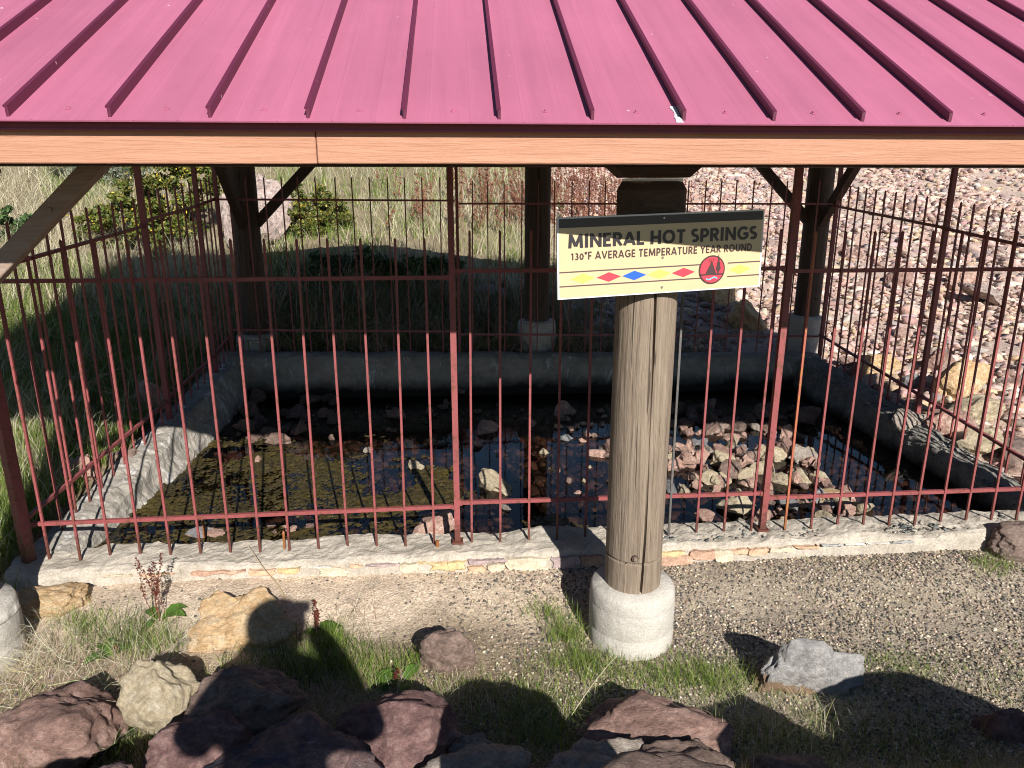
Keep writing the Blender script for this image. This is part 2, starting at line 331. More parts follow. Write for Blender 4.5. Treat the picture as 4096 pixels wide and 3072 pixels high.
class MB:
    """collects polygons; centre() re-bases them so that the object's origin sits in the piece"""
    def __init__(s): s.v = []; s.f = []
    def add(s, vs, fs):
        k = len(s.v); s.v += [tuple(x) for x in vs]; s.f += [tuple(i + k for i in f) for f in fs]
    def box(s, c, d, rot=None):
        c = Vector(c); x, y, z = (q / 2 for q in d)
        P = [Vector((a * x, b2 * y, e * z)) for a in (-1, 1) for b2 in (-1, 1) for e in (-1, 1)]
        if rot is not None: P = [rot @ p for p in P]
        s.add([c + p for p in P], [(0, 1, 3, 2), (4, 6, 7, 5), (0, 4, 5, 1), (2, 3, 7, 6), (0, 2, 6, 4), (1, 5, 7, 3)])
    def bar(s, p, q, wd, hd, up=(0, 0, 1)):
        p = Vector(p); q = Vector(q); d = (q - p); L = d.length; d.normalize()
        u = Vector(up); sx = d.cross(u)
        if sx.length < 1e-4: sx = d.cross(Vector((0, 1, 0)))
        sx.normalize(); u = sx.cross(d)
        P = [a + sx * (i * wd / 2) + u * (j * hd / 2) for a in (p, q) for i, j in ((-1, -1), (1, -1), (1, 1), (-1, 1))]
        s.add(P, [(0, 1, 2, 3), (7, 6, 5, 4), (0, 4, 5, 1), (1, 5, 6, 2), (2, 6, 7, 3), (3, 7, 4, 0)])
    def tube(s, pts, rad, n=6, cap=True):
        pts = [Vector(p) for p in pts]; k = len(s.v); m2 = len(pts)
        for i, p in enumerate(pts):
            d = (pts[min(i + 1, m2 - 1)] - pts[max(i - 1, 0)]).normalized()
            a = d.cross(Vector((0.3, 0.9, 0.2))).normalized(); b2 = d.cross(a)
            r = rad[i] if hasattr(rad, '__len__') else rad
            for j in range(n):
                th = 2 * math.pi * j / n
                s.v.append(tuple(p + (a * math.cos(th) + b2 * math.sin(th)) * r))
        for i in range(m2 - 1):
            for j in range(n):
                s.f.append((k + i * n + j, k + i * n + (j + 1) % n, k + (i + 1) * n + (j + 1) % n, k + (i + 1) * n + j))
        if cap:
            s.f.append(tuple(k + j for j in range(n))[::-1]); s.f.append(tuple(k + (m2 - 1) * n + j for j in range(n)))
    def lathe(s, c, prof, n=40, wob=None):
        c = Vector(c); k = len(s.v)
        for i, (r, z) in enumerate(prof):
            for j in range(n):
                th = 2 * math.pi * j / n; rr = r * (wob(th, z) if wob else 1)
                s.v.append((c.x + rr * math.cos(th), c.y + rr * math.sin(th), c.z + z))
        for i in range(len(prof) - 1):
            for j in range(n):
                s.f.append((k + i * n + j, k + i * n + (j + 1) % n, k + (i + 1) * n + (j + 1) % n, k + (i + 1) * n + j))
        s.f.append(tuple(k + j for j in range(n))[::-1]); s.f.append(tuple(k + (len(prof) - 1) * n + j for j in range(n)))
    def poly(s, pts): s.add(pts, [tuple(range(len(pts)))])
    def extrude(s, pts2, z0, z1):
        n = len(pts2)
        s.add([(x, y, z0) for x, y in pts2] + [(x, y, z1) for x, y in pts2],
              [tuple(range(n))[::-1], tuple(range(n, 2 * n))] + [(i, (i + 1) % n, n + (i + 1) % n, n + i) for i in range(n)])
    def build(s, name, mat, parent=None, bevel=0, smooth=False, center=True):
        me = bpy.data.meshes.new(name)
        A = np.array(s.v, float)
        c = A.mean(axis=0) if center else np.zeros(3)
        me.from_pydata((A - c).tolist(), [], s.f); me.validate()
        if bevel:
            bm = bmesh.new(); bm.from_mesh(me)
            bmesh.ops.bevel(bm, geom=bm.edges[:], offset=bevel, segments=1, affect='EDGES'); bm.to_mesh(me); bm.free()
        me.update()
        return link(name, me, mat, parent, loc=tuple(c), smooth=smooth)

def np_mesh(name, V, T, mat, cols=None, parent=None, smooth=False):
    me = bpy.data.meshes.new(name); V = np.asarray(V, np.float32); T = np.asarray(T, np.int32)
    k = T.shape[1]
    me.vertices.add(len(V)); me.vertices.foreach_set('co', V.ravel())
    me.loops.add(T.size); me.loops.foreach_set('vertex_index', T.ravel())
    me.polygons.add(len(T)); me.polygons.foreach_set('loop_start', np.arange(0, T.size, k, dtype=np.int32))
    if smooth: me.polygons.foreach_set('use_smooth', np.ones(len(T), bool))
    me.update(calc_edges=True)
    if cols is not None:
        a = me.color_attributes.new('Col', 'FLOAT_COLOR', 'POINT')
        C4 = np.ones((len(V), 4), np.float32); C4[:, :3] = cols; a.data.foreach_set('color', C4.ravel())
    return link(name, me, mat, parent)

# ------------------------------------------------------------------ terrain
WATER_Z = 0.03
PX0, PX1, PY0, PY1 = -2.42, 3.72, 4.0, 7.58          # middle lines of the basin walls
ctrl = [(-6, 2.4, .25), (-4, 2.6, .05), (-2.5, 2.6, .0), (-1, 2.7, 0), (.5, 2.8, 0), (2, 2.8, 0), (3.5, 2.9, .0), (6, 2.8, .02), (10, 2.5, .1), (20, 2, .3),
        (-2.4, 3.8, .0), (-1, 3.8, 0), (1, 3.8, .0), (2.5, 3.8, .03), (4, 3.8, .07), (6, 4, .1), (10, 4, .2),
        (-4, 1.2, .5), (-1.5, 1.2, .5), (1, 1.2, .5), (3, 1.2, .5), (6, 1.0, .5), (-4, 1.9, .26), (-1, 1.9, .26), (1.5, 1.9, .26), (4, 1.9, .26),
        (-4, -.5, .55), (0, -.5, .55), (4, -.5, .55), (0, -8, .6), (-10, -8, .6), (10, -8, .6), (0, -40, .5), (-40, -40, .5), (40, -40, .5),
        (-3.0, 4.2, .14), (-2.8, 5.2, .2), (-2.8, 6.2, .3), (-2.8, 7.4, .42), (-3.4, 3.4, .1), (-4.4, 7.1, .84), (-4.56, 9, 1.02), (-4.43, 10.4, 1.2), (-4.2, 5, .55), (-4.2, 4, .38), (-6, 5, .9), (-6, 8, 1.3), (-8, 8, 1.8), (-8, 3.5, .9), (-6, 3, .55),
        (-2, 8.2, .52), (-.5, 8.3, .5), (.8, 8.05, .4), (2, 8.1, .36), (4, 8.1, .31), (-1.2, 10.1, 1.30), (.4, 10.7, 1.12), (3, 10.5, .72), (5, 10.5, .72), (-2, 14, 2.3), (1, 14, 2.05), (4, 14, 1.40), (7, 14, 1.35),
        (-8, 14, 2.8), (-14, 10, 2.6), (-2, 22, 4.3), (-10, 25, 5.4), (6, 22, 2.75), (13, 22, 2.75), (3, 18, 2.4),
        (4.0, 5, .16), (4.1, 6.5, .24), (5, 5, .2), (6, 8, .42), (8, 6, .4), (10, 9, .75), (10, 13, 1.25), (16, 10, 1.2),
        (0, 60, 12), (-30, 60, 15), (30, 60, 10), (-40, 20, 9), (40, 20, 4), (0, 140, 22), (-90, 140, 30), (90, 140, 18), (-110, 40, 20), (110, 40, 10)]
CT = np.array(ctrl, float)
def _phi(r2): return 0.5 * r2 * np.log(np.maximum(r2, 1e-12))
def _sc(x, y): return np.stack([np.sign(x) * np.log1p(np.abs(x) / 7), np.sign(y - 5) * np.log1p(np.abs(y - 5) / 7)], -1)
_A = _sc(CT[:, 0], CT[:, 1])
def _w(x): return x
_n = len(CT)
_K = _phi(((_A[:, None] - _A[None]) ** 2).sum(-1)) + np.eye(_n) * 2e-5
_P = np.c_[np.ones(_n), _A]
_M = np.block([[_K, _P], [_P.T, np.zeros((3, 3))]])
_wt = np.linalg.solve(_M, np.r_[CT[:, 2], 0, 0, 0])
def base_h(x, y):
    x = np.atleast_1d(np.asarray(x, float)); y = np.atleast_1d(np.asarray(y, float)); out = np.empty_like(x)
    for i in range(0, len(x), 20000):
        q = _sc(x[i:i + 20000], y[i:i + 20000])
        out[i:i + 20000] = _phi(((q[:, None] - _A[None]) ** 2).sum(-1)) @ _wt[:_n] + _wt[_n] + q @ _wt[_n + 1:]
    return out
_ph = rng.uniform(0, 6.28, (24,)); _kx = rng.normal(0, 1, (24, 2))
def lump(x, y, f):
    s = 0
    for i in range(8): s = s + np.sin(f * (x * _kx[i, 0] + y * _kx[i, 1]) + _ph[i])
    return s / 8
def sstep(a, b, x): t = np.clip((x - a) / (b - a), 0, 1); return t * t * (3 - 2 * t)
def h(x, y):
    x = np.atleast_1d(np.asarray(x, float)); y = np.atleast_1d(np.asarray(y, float))
    z = base_h(x, y)
    yard_w = sstep(4.25, 3.9, y) * sstep(-3.6, -2.7, x) * sstep(6.5, 4.2, x)
    z = z * (1 - yard_w) + (0.56 * sstep(2.62, 1.1, y) - 0.06 * sstep(3.75, 3.3, y) + 0.03 * sstep(1.5, 3.6, x) * sstep(3.2, 3.8, y)) * yard_w
    far = sstep(4, 14, np.hypot(x, y - 4))
    z = z + 0.018 * lump(x, y, 5) + 0.012 * lump(y, x, 11) + far * 0.12 * lump(x, y, 0.9)
    ins = sstep(PX0 - .07, PX0 + .07, x) * sstep(PX1 + .07, PX1 - .07, x) * sstep(PY0 - .05, PY0 + .07, y) * sstep(PY1 + .07, PY1 - .07, y)
    floor = -0.10 + 0.05 * lump(x, y, 3) + 0.05 * sstep(1.2, 2.5, x) - 0.05 * sstep(-.5, .5, x) * sstep(1.5, 0.5, x)
    return z * (1 - ins) + floor * ins
def h1(x, y): return float(h(x, y)[0])
def hit(u, v):
    """where the line of sight through a picture point first meets the ground"""
    r = ray(u, v); t0 = 1.0
    ts = np.concatenate([np.linspace(1.2, 25, 1200), np.linspace(25, 120, 600)])
    P = np.array(CAM)[None] + np.array(r)[None] * ts[:, None]
    d = P[:, 2] - h(P[:, 0], P[:, 1])
    i = np.argmax(d < 0) if (d < 0).any() else len(ts) - 1
    return Vector(P[i])

def axis(lo, hi, fine_lo, fine_hi, step, grow=1.13):
    a = list(np.arange(fine_lo, fine_hi + 1e-6, step))
    s = step; x = fine_hi
    while x < hi: s *= grow; x += s; a.append(x)
    s = step; x = fine_lo; b2 = []
    while x > lo: s *= grow; x -= s; b2.append(x)
    return np.array(b2[::-1] + a)
gx = axis(-140, 140, -7, 8.5, 0.065); gy = axis(-90, 190, 0.8, 14, 0.065)
GX, GY = np.meshgrid(gx, gy, indexing='ij')
GZ = h(GX.ravel(), GY.ravel())
nx, ny = len(gx), len(gy)
idx = np.arange(nx * ny).reshape(nx, ny)
Q = np.stack([idx[:-1, :-1].ravel(), idx[1:, :-1].ravel(), idx[1:, 1:].ravel(), idx[:-1, 1:].ravel()], -1)
fx, fy = GX.ravel(), GY.ravel()
sand = np.array((0.62, 0.50, 0.38)); grav = np.array((0.37, 0.31, 0.24)); loam = np.array((0.25, 0.205, 0.13)); dust = np.array((0.55, 0.42, 0.35)); mud = np.array((0.12, 0.085, 0.055))
def wz(x, y):
    """how sandy, gravelly, grassy or rubbly the ground is here"""
    nz = 0.35 * lump(x, y, 3.1) + 0.2 * lump(y, x, 7)
    s_ = sstep(3.0, 3.4, y + nz) * sstep(4.2, 3.9, y) * sstep(1.2, .2, x + nz) * sstep(-3.2, -2.4, x)
    rub = sstep(.6, 2.6, x + 1.2 * nz - 0.06 * (y - 8)) * sstep(7.6, 8.2, y) + sstep(3.7, 4.0, x) * sstep(4.1, 4.6, y) * sstep(8.2, 7.6, y)
    rub = np.clip(rub, 0, 1)
    gr = sstep(-.6, 1.0, x + nz) * sstep(2.0, 2.6, y) * sstep(4.3, 4.0, y)
    return s_, np.clip(gr, 0, 1), rub
s_, g_, r_ = wz(fx, fy)
C = loam[None] * np.ones((len(fx), 1))
for wgt, col in ((g_, grav), (s_, sand), (r_, dust)): C = C * (1 - wgt[:, None]) + col[None] * wgt[:, None]
yardm = sstep(2.2, 2.8, fy) * sstep(4.2, 3.9, fy) * sstep(-3.4, -2.6, fx) * (1 - s_) * (1 - g_)
C = C * (1 - yardm[:, None]) + np.array((0.30, 0.23, 0.16)) * yardm[:, None]
inm = ((fx > PX0) & (fx < PX1) & (fy > PY0) & (fy < PY1)).astype(float)
C = C * (1 - inm[:, None]) + mud[None] * inm[:, None]
gnd = np_mesh('ground', np.c_[fx, fy, GZ], Q, 'soil', C, smooth=True); tag(gnd, kind='structure')

# ------------------------------------------------------------------ water
me = bpy.data.meshes.new('water'); me.from_pydata([(PX0, PY0, 0), (PX1, PY0, 0), (PX1, PY1, 0), (PX0, PY1, 0)], [], [(0, 1, 2, 3)])
wat = link('water', me, 'spring_water', loc=(0, 0, WATER_Z)); tag(wat, kind='structure')

# ------------------------------------------------------------------ basin walls
basin = empty('pool_basin', (0.65, 5.8, 0.0), 'low rough concrete and stone basin wall round the dark hot spring pool', 'pool wall')
def basin_wall(name, p, q, prof, mat, parent, z0, z1, amp=0.012, step=0.024, seed=0.0, taper=(1, 1), smooth=True):
    """prof: (offset towards the pool, height: number from the top or ('b', z))"""
    p = Vector((*p, 0)); q = Vector((*q, 0)); d = q - p; L = d.length; d.normalize(); nrm = Vector((-d.y, d.x, 0))
    n = int(L / step) + 1; V = []; F = []; m2 = len(prof)
    for i in range(n + 1):
        tt = i / n; zt = z0 + (z1 - z0) * tt + 0.014 * mnoise.noise(Vector((tt * L * 2.3, seed, 3)))
        for j, (o, hz) in enumerate(prof):
            z = hz[1] if isinstance(hz, tuple) else zt + hz
            P = p + d * (L * tt) + nrm * (o * ((taper[0] + (taper[1] - taper[0]) * tt) if o > 0 else 1.0)); P.z = z
            a = amp * (1.0 if z > -0.1 else 0.3)
            o3 = Vector((seed, seed * .7, 0))
            P = P + Vector((mnoise.noise(P * 4.3 + o3), mnoise.noise(P * 4.1 + o3.yxz), 1.2 * mnoise.noise(P * 5.3 + o3))) * a * .8 \
                  + Vector((mnoise.noise(P * 17 + o3), mnoise.noise(P * 19 + o3.yxz), mnoise.noise(P * 18 - o3))) * a * .55 + Vector((0, mnoise.noise(P * 43), mnoise.noise(P * 41 + o3))) * a * .3
            V.append(P)
    for i in range(n):
        for j in range(m2 - 1): F.append((i * m2 + j, (i + 1) * m2 + j, (i + 1) * m2 + j + 1, i * m2 + j + 1))
    F.append(tuple(range(m2))); F.append(tuple(n * m2 + j for j in range(m2))[::-1])
    mb = MB(); mb.add(V, F); return mb.build(name, mat, parent, smooth=smooth)
def rich(prof, k=5):
    out = []
    for (a, b2) in zip(prof[:-1], prof[1:]):
        za, zb = (x[1] if not isinstance(x[1], tuple) else None for x in (a, b2))
        if za is None or zb is None: out.append(a); continue
        for i in range(k): tt = i / k; out.append((a[0] + (b2[0] - a[0]) * tt, za + (zb - za) * tt))
    out.append(prof[-1]); return out
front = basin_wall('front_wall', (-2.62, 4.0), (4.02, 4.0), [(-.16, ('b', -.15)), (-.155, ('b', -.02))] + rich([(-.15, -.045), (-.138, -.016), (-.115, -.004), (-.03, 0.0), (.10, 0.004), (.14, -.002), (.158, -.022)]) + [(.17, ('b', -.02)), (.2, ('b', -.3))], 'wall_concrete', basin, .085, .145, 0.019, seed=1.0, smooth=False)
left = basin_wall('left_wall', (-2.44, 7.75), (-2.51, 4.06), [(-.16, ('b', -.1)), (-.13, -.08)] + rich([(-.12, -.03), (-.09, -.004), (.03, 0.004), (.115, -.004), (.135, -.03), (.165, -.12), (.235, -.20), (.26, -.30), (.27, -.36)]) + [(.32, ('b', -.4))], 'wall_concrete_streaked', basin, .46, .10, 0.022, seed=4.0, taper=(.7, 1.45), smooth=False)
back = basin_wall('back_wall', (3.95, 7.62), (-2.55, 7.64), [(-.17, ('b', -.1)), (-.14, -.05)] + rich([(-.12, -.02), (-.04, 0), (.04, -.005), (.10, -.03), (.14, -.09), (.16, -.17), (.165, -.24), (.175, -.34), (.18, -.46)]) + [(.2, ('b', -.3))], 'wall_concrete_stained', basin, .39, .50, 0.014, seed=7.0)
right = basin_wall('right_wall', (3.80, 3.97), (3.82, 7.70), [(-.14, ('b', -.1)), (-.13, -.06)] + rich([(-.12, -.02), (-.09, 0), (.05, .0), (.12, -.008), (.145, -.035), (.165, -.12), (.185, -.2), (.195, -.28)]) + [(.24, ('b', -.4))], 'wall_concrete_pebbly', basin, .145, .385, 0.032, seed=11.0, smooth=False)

def blob_outline(wd, ht, n, jit, rnd):
    pts = []
    for i in range(n):
        th = 2 * math.pi * i / n
        c_, s2 = math.cos(th), math.sin(th)
        k = 1 / max(abs(c_), abs(s2)) ** 0.95
        pts.append((wd / 2 * c_ * k * 0.86 * (1 + rnd.uniform(-jit, jit)), ht / 2 * s2 * k * 0.86 * (1 + rnd.uniform(-jit, jit))))
    return pts
rnd = random.Random(3)
stone_cols = {'orange': (0.54, 0.36, 0.24), 'pale': (0.54, 0.46, 0.34), 'mauve': (0.36, 0.28, 0.27), 'white': (0.60, 0.56, 0.50), 'ochre': (0.54, 0.41, 0.22), 'rust': (0.44, 0.28, 0.20), 'grey': (0.36, 0.36, 0.35)}
for k_, c_ in stone_cols.items():
    rock_mat('facing_' + k_, [tuple(x * 0.78 for x in c_), c_, tuple(min(.7, x * 1.18) for x in c_)], 6, tuple(min(.72, x * 1.3 + .08) for x in c_), 0.64, bumpd=0.008, fine=70, bstr=0.5)
stones = [(250, 1228, 60, 30, 'pale'), (322, 1234, 46, 26, 'orange'), (360, 1222, 22, 18, 'orange'), (470, 1226, 110, 32, 'rust'), (565, 1230, 60, 26, 'orange'), (622, 1222, 48, 34, 'ochre'), (690, 1212, 46, 24, 'white'), (720, 1236, 60, 16, 'pale'),
          (768, 1214, 28, 26, 'orange'), (826, 1213, 70, 24, 'mauve'), (884, 1220, 40, 34, 'pale'), (918, 1207, 30, 16, 'ochre'), (968, 1216, 76, 32, 'ochre'), (958, 1196, 20, 9, 'orange'), (1036, 1208, 50, 22, 'mauve'), (1080, 1205, 42, 20, 'mauve'), (1030, 1232, 36, 14, 'orange'), (1072, 1229, 34, 16, 'pale'),
          (1140, 1216, 90, 36, 'pale'), (1222, 1208, 60, 36, 'mauve'), (1278, 1206, 44, 34, 'rust'), (1450, 1190, 60, 26, 'ochre'), (1460, 1212, 70, 18, 'rust'), (1520, 1196, 54, 26, 'rust'), (1566, 1202, 40, 24, 'pale'), (1600, 1186, 36, 24, 'orange'), (1640, 1190, 40, 20, 'orange'), (1690, 1184, 54, 18, 'pale'), (1745, 1178, 50, 16, 'orange'), (1800, 1170, 44, 16, 'grey'), (1850, 1164, 44, 14, 'white'), (1900, 1160, 46, 14, 'white'), (1955, 1150, 46, 14, 'grey')]
for (u, v, du, dv, kind) in stones:
    y = 3.827; du *= 1.15; dv *= 1.25; p = at_y(u, v, y); k = (at_y(u + du / 2, v, y) - at_y(u - du / 2, v, y)).x; hh = (at_y(u, v - dv / 2, y) - at_y(u, v + dv / 2, y)).z
    top = .085 + (p.x + 2.62) / 6.64 * .06 - .036
    o = blob_outline(k, hh, 18, 0.17, rnd); mb = MB(); n = len(o); o = [(a, min(b2, top - p.z + rnd.uniform(-.006, .004))) for a, b2 in o]
    f1 = rnd.uniform(-.004, .001)
    V = [(p.x + a, y + .03, p.z + b2) for a, b2 in o] + [(p.x + a, y + .001 + rnd.uniform(-.002, .002), p.z + b2) for a, b2 in o] + [(p.x + a * .82, y + f1 + rnd.uniform(-.002, .002), p.z + b2 * .8) for a, b2 in o]
    F = [(i, (i + 1) % n, n + (i + 1) % n, n + i) for i in range(n)] + [(n + i, n + (i + 1) % n, 2 * n + (i + 1) % n, 2 * n + i) for i in range(n)] + [tuple(range(2 * n, 3 * n))]
    mb.add(V, F); mb.build('facing_stone', 'facing_' + kind, front)

# ------------------------------------------------------------------ rocks
def rock_mesh(name, seed, sub, ang=0.6, cuts=9, n1=0.28, n2=0.10, flat=1.0):
    rd = random.Random(seed); bm = bmesh.new(); bmesh.ops.create_icosphere(bm, subdivisions=sub, radius=1.0)
    off = Vector((rd.uniform(-50, 50), rd.uniform(-50, 50), rd.uniform(-50, 50)))
    planes = []
    for _ in range(cuts):
        n = Vector((rd.gauss(0, 1), rd.gauss(0, 1), rd.gauss(0, 1))).normalized(); planes.append((n, rd.uniform(1 - ang * 0.55, 1.0)))
    for v in bm.verts:
        p = v.co.copy()
        p *= 1 + n1 * mnoise.noise(p * 1.1 + off) * 1.6
        for n, d in planes:
            e = p.dot(n) - d * 0.92
            if e > 0: p -= n * e * 0.92
        q = p.normalized()
        p += q * (n2 * mnoise.fractal(p * 2.6 + off, 0.8, 2.1, 6) * 0.8)
        if sub >= 4: p -= q * .035 * max(0, .14 - abs(mnoise.noise(p * 1.5 + off.yzx))) / .14
        v.co = p
    A = np.array([v.co for v in bm.verts]); lo, hi = A.min(0), A.max(0); mid = Vector((lo + hi) / 2); half = (hi - lo) / 2
    for v in bm.verts: v.co = Vector(((v.co.x - mid.x) / half[0], (v.co.y - mid.y) / half[1], (v.co.z - mid.z) / half[2]))
    me = bpy.data.meshes.new(name); bm.to_mesh(me); bm.free()
    return me

BOULD = [  # name, (u, v, du, dv) in the picture, Y of the middle, depth factor, stone, shape seed, angular, smooth, label
    ('boulder', (110, 1530, 150, 80), 2.62, 1.0, 'stone_red_brown', 21, .35, 'long red-brown boulder under dry stems at the lower left corner'),
    ('boulder', (346, 1502, 88, 84), 2.74, .9, 'stone_tan', 22, .4, 'tan yellowish boulder between the two brown boulders at lower left'),
    ('boulder', (532, 1500, 132, 80), 2.66, .9, 'stone_dark_brown', 23, .45, 'large domed brown boulder crossed by the photographer\'s shadow'),
    ('boulder', (425, 1600, 130, 78), 2.36, .9, 'stone_maroon', 24, .45, 'dark reddish boulder wedged below the domed brown boulder'),
    ('boulder', (625, 1650, 220, 86), 2.16, .9, 'stone_purple_grey', 25, .3, 'big smooth dark purple-grey boulder at the bottom edge'),
    ('boulder', (852, 1568, 146, 92), 2.42, .9, 'stone_maroon', 26, .4, 'dark maroon boulder left of the grassy gap at the bottom'),
    ('boulder', (1022, 1655, 128, 68), 2.20, .9, 'stone_grey_tan', 27, .85, 'grey tan angular boulder cut by the bottom edge at centre'),
    ('boulder', (1270, 1660, 136, 62), 2.18, .9, 'stone_grey_tan', 28, .95, 'angular pale boulder with sharp ridges at the bottom edge'),
    ('boulder', (1412, 1572, 170, 94), 2.44, .85, 'stone_red_brown', 29, .55, 'large mottled red-brown boulder below the wooden post'),
    ('boulder', (1470, 1668, 150, 44), 2.10, .9, 'stone_dark_brown', 30, .6, 'flat brown boulder at the bottom edge below the mottled boulder'),
    ('boulder', (1712, 1660, 84, 36), 2.14, .9, 'stone_dark_brown', 31, .7, 'small brown rock poking up at the bottom edge right of centre'),
    ('boulder', (1735, 1450, 116, 100), 2.80, .5, 'stone_grey_brown', 52, 1.1, 'blocky grey boulder with a brown lower face on the gravel'),
    ('boulder', (2192, 1618, 92, 104), 2.38, .9, 'stone_maroon', 33, .35, 'dark maroon boulder in the lower right corner'),
    ('boulder', (2205, 1172, 62, 50), 3.78, .9, 'stone_porous_brown', 34, .25, 'rounded porous brown boulder against the right end of the wall'),
    ('boulder', (530, 1345, 122, 84), 3.36, .55, 'stone_ochre', 35, .8, 'broad orange-yellow rock slab carrying the photographer\'s head shadow'),
    ('boulder', (112, 1283, 80, 30), 3.66, .8, 'stone_ochre', 36, .7, 'low orange-yellow rock beside the concrete footing at left'),
    ('boulder', (965, 1372, 62, 27), 3.04, .7, 'stone_dark_brown', 37, .3, 'small smooth brown rock alone on the bare ground'),
    ('boulder', (215, 1668, 90, 24), 2.16, .9, 'stone_purple_grey', 38, .4, 'sliver of dark rock at the bottom edge under the left boulders'),
    ('boulder', (1010, 1625, 60, 40), 2.40, .8, 'stone_grey_tan', 39, .5, 'smooth brownish rock tucked behind the angular grey tan boulder'),
]
for (nm, (u, v, du, dv), Y, dep, mat, seed, ang, lab) in BOULD:
    c = at_y(u, v, Y); sx = (at_y(u + du, v, Y) - c).x; sz = (at_y(u, v - dv, Y) - at_y(u, v + dv, Y)).z / 2
    gz = h1(c.x, Y)
    # the outline seen from above mixes height and depth: share it between them
    el = math.atan2(CAM.z - c.z, Y)
    sy = sx * dep * .8
    hz = max(0.35 * sz, math.sqrt(max(sz * sz - (sy * math.tan(el)) ** 2, (0.45 * sz) ** 2)))
    zc = c.z - 0.05 * hz
    me = rock_mesh(nm, seed, 5, ang, 9 if ang < .5 else 13, .24, .15 if ang < .5 else .19)
    o = link(nm, me, mat, loc=(c.x, Y, zc), smooth=True)
    bot = gz - 0.05
    if zc - hz > bot: hz = (zc + hz - bot) / 2; o.location.z = bot + hz
    o.scale = (sx, sy, hz)
    tag(o, lab, 'boulder', 'boulders in front of the pool')

# rocks half sunk on the far side and beside the fence
SIDE = [((318, 868, 36, 44), 'stone_pink', 'pinkish red rock behind the left fence near the middle post'), ((150, 1030, 46, 34), 'stone_pink', 'pale pink rock behind the left fence beside the grass tuft'),
        ((430, 850, 22, 22), 'stone_ochre', 'small tan rock behind the left fence against the wall top'), ((255, 1000, 40, 26), 'stone_dark_brown', 'low brown rock in the grass behind the left fence'),
        ((745, 740, 26, 26), 'stone_pink', 'dull red rock lying behind the back fence left of its middle post'), ((905, 740, 36, 20), 'stone_dark_brown', 'flat brown rock behind the back fence next to its middle post'),
        ((1062, 636, 52, 20), 'stone_shale', 'flat pale rock in the dark weeds behind the back fence'), ((1016, 695, 26, 22), 'stone_dark_brown', 'small brown rock beside the middle back footing'),
        ((545, 470, 82, 96), 'stone_shale', 'big speckled boulder half hidden behind the back left post'),
        ((2090, 830, 54, 52), 'stone_ochre', 'upright pale yellow rock outside the right fence'), ((2120, 900, 60, 36), 'stone_tan', 'leaning yellow-green rock below the upright pale rock'),
        ((1900, 800, 52, 34), 'stone_ochre', 'orange tan rock just outside the right wall corner'), ((2040, 790, 34, 30), 'stone_red_brown', 'reddish rock outside the right fence beside a dark gap'),
        ((1985, 830, 28, 20), 'stone_grey', 'smooth grey rock outside the right fence by the post'), ((1990, 930, 60, 30), 'stone_grey_tan', 'long pale rock under the right fence rail'),
        ((2050, 930, 40, 34), 'stone_pink', 'pinkish wedge-shaped rock under the right fence'), ((2140, 970, 60, 34), 'stone_tan', 'tan rock at the right edge below the fence rail'),
        ((2150, 640, 60, 34), 'stone_shale', 'long slab-like rock tilted on the rubble slope at right'), ((2090, 610, 34, 26), 'stone_pink', 'large pinkish rock on the rubble slope behind the right fence'),
        ((1560, 640, 40, 34), 'stone_ochre', 'pitted orange rock behind the back fence below the sign'), ((1620, 690, 46, 40), 'stone_ochre', 'brownish yellow rock left of the right back footing'),
        ((1955, 600, 30, 30), 'stone_red_brown', 'rusty red rock on the rubble slope right of the right back post')]
for i, ((u, v, du, dv), mat, lab) in enumerate(SIDE):
    g0 = hit(u, v + dv * .8); Y = g0.y + 0.1
    c = at_y(u, v, Y); sx = (at_y(u + du, v, Y) - c).x; sz = (at_y(u, v - dv, Y) - at_y(u, v + dv, Y)).z / 2
    me = rock_mesh('rock', 300 + i, 4, .8, 10, .25, .16)
    o = link('rock', me, mat, loc=(c.x, Y + sx * .5, c.z), smooth=False)
    bot = h1(c.x, Y + sx * .5) - 0.06
    if c.z - sz > bot: o.location.z = (c.z + sz + bot) / 2; sz = (c.z + sz - bot) / 2
    o.scale = (sx, max(sx * .7, .1), sz); o.rotation_euler = (rnd.uniform(-.15, .15), rnd.uniform(-.2, .2), rnd.uniform(-.3, .3))
    if i == 17: o.rotation_euler = (0, .45, .2); o.scale.z *= .5
    tag(o, lab, 'rock', 'larger rocks around the pool')

LIB = [rock_mesh('stone_shape', 500 + i, 3, 1.2, 7, .45, .16) for i in range(12)]
LIBS = [rock_mesh('stone_shape_small', 600 + i, 3, 1.2, 7, .45, .16) for i in range(12)]
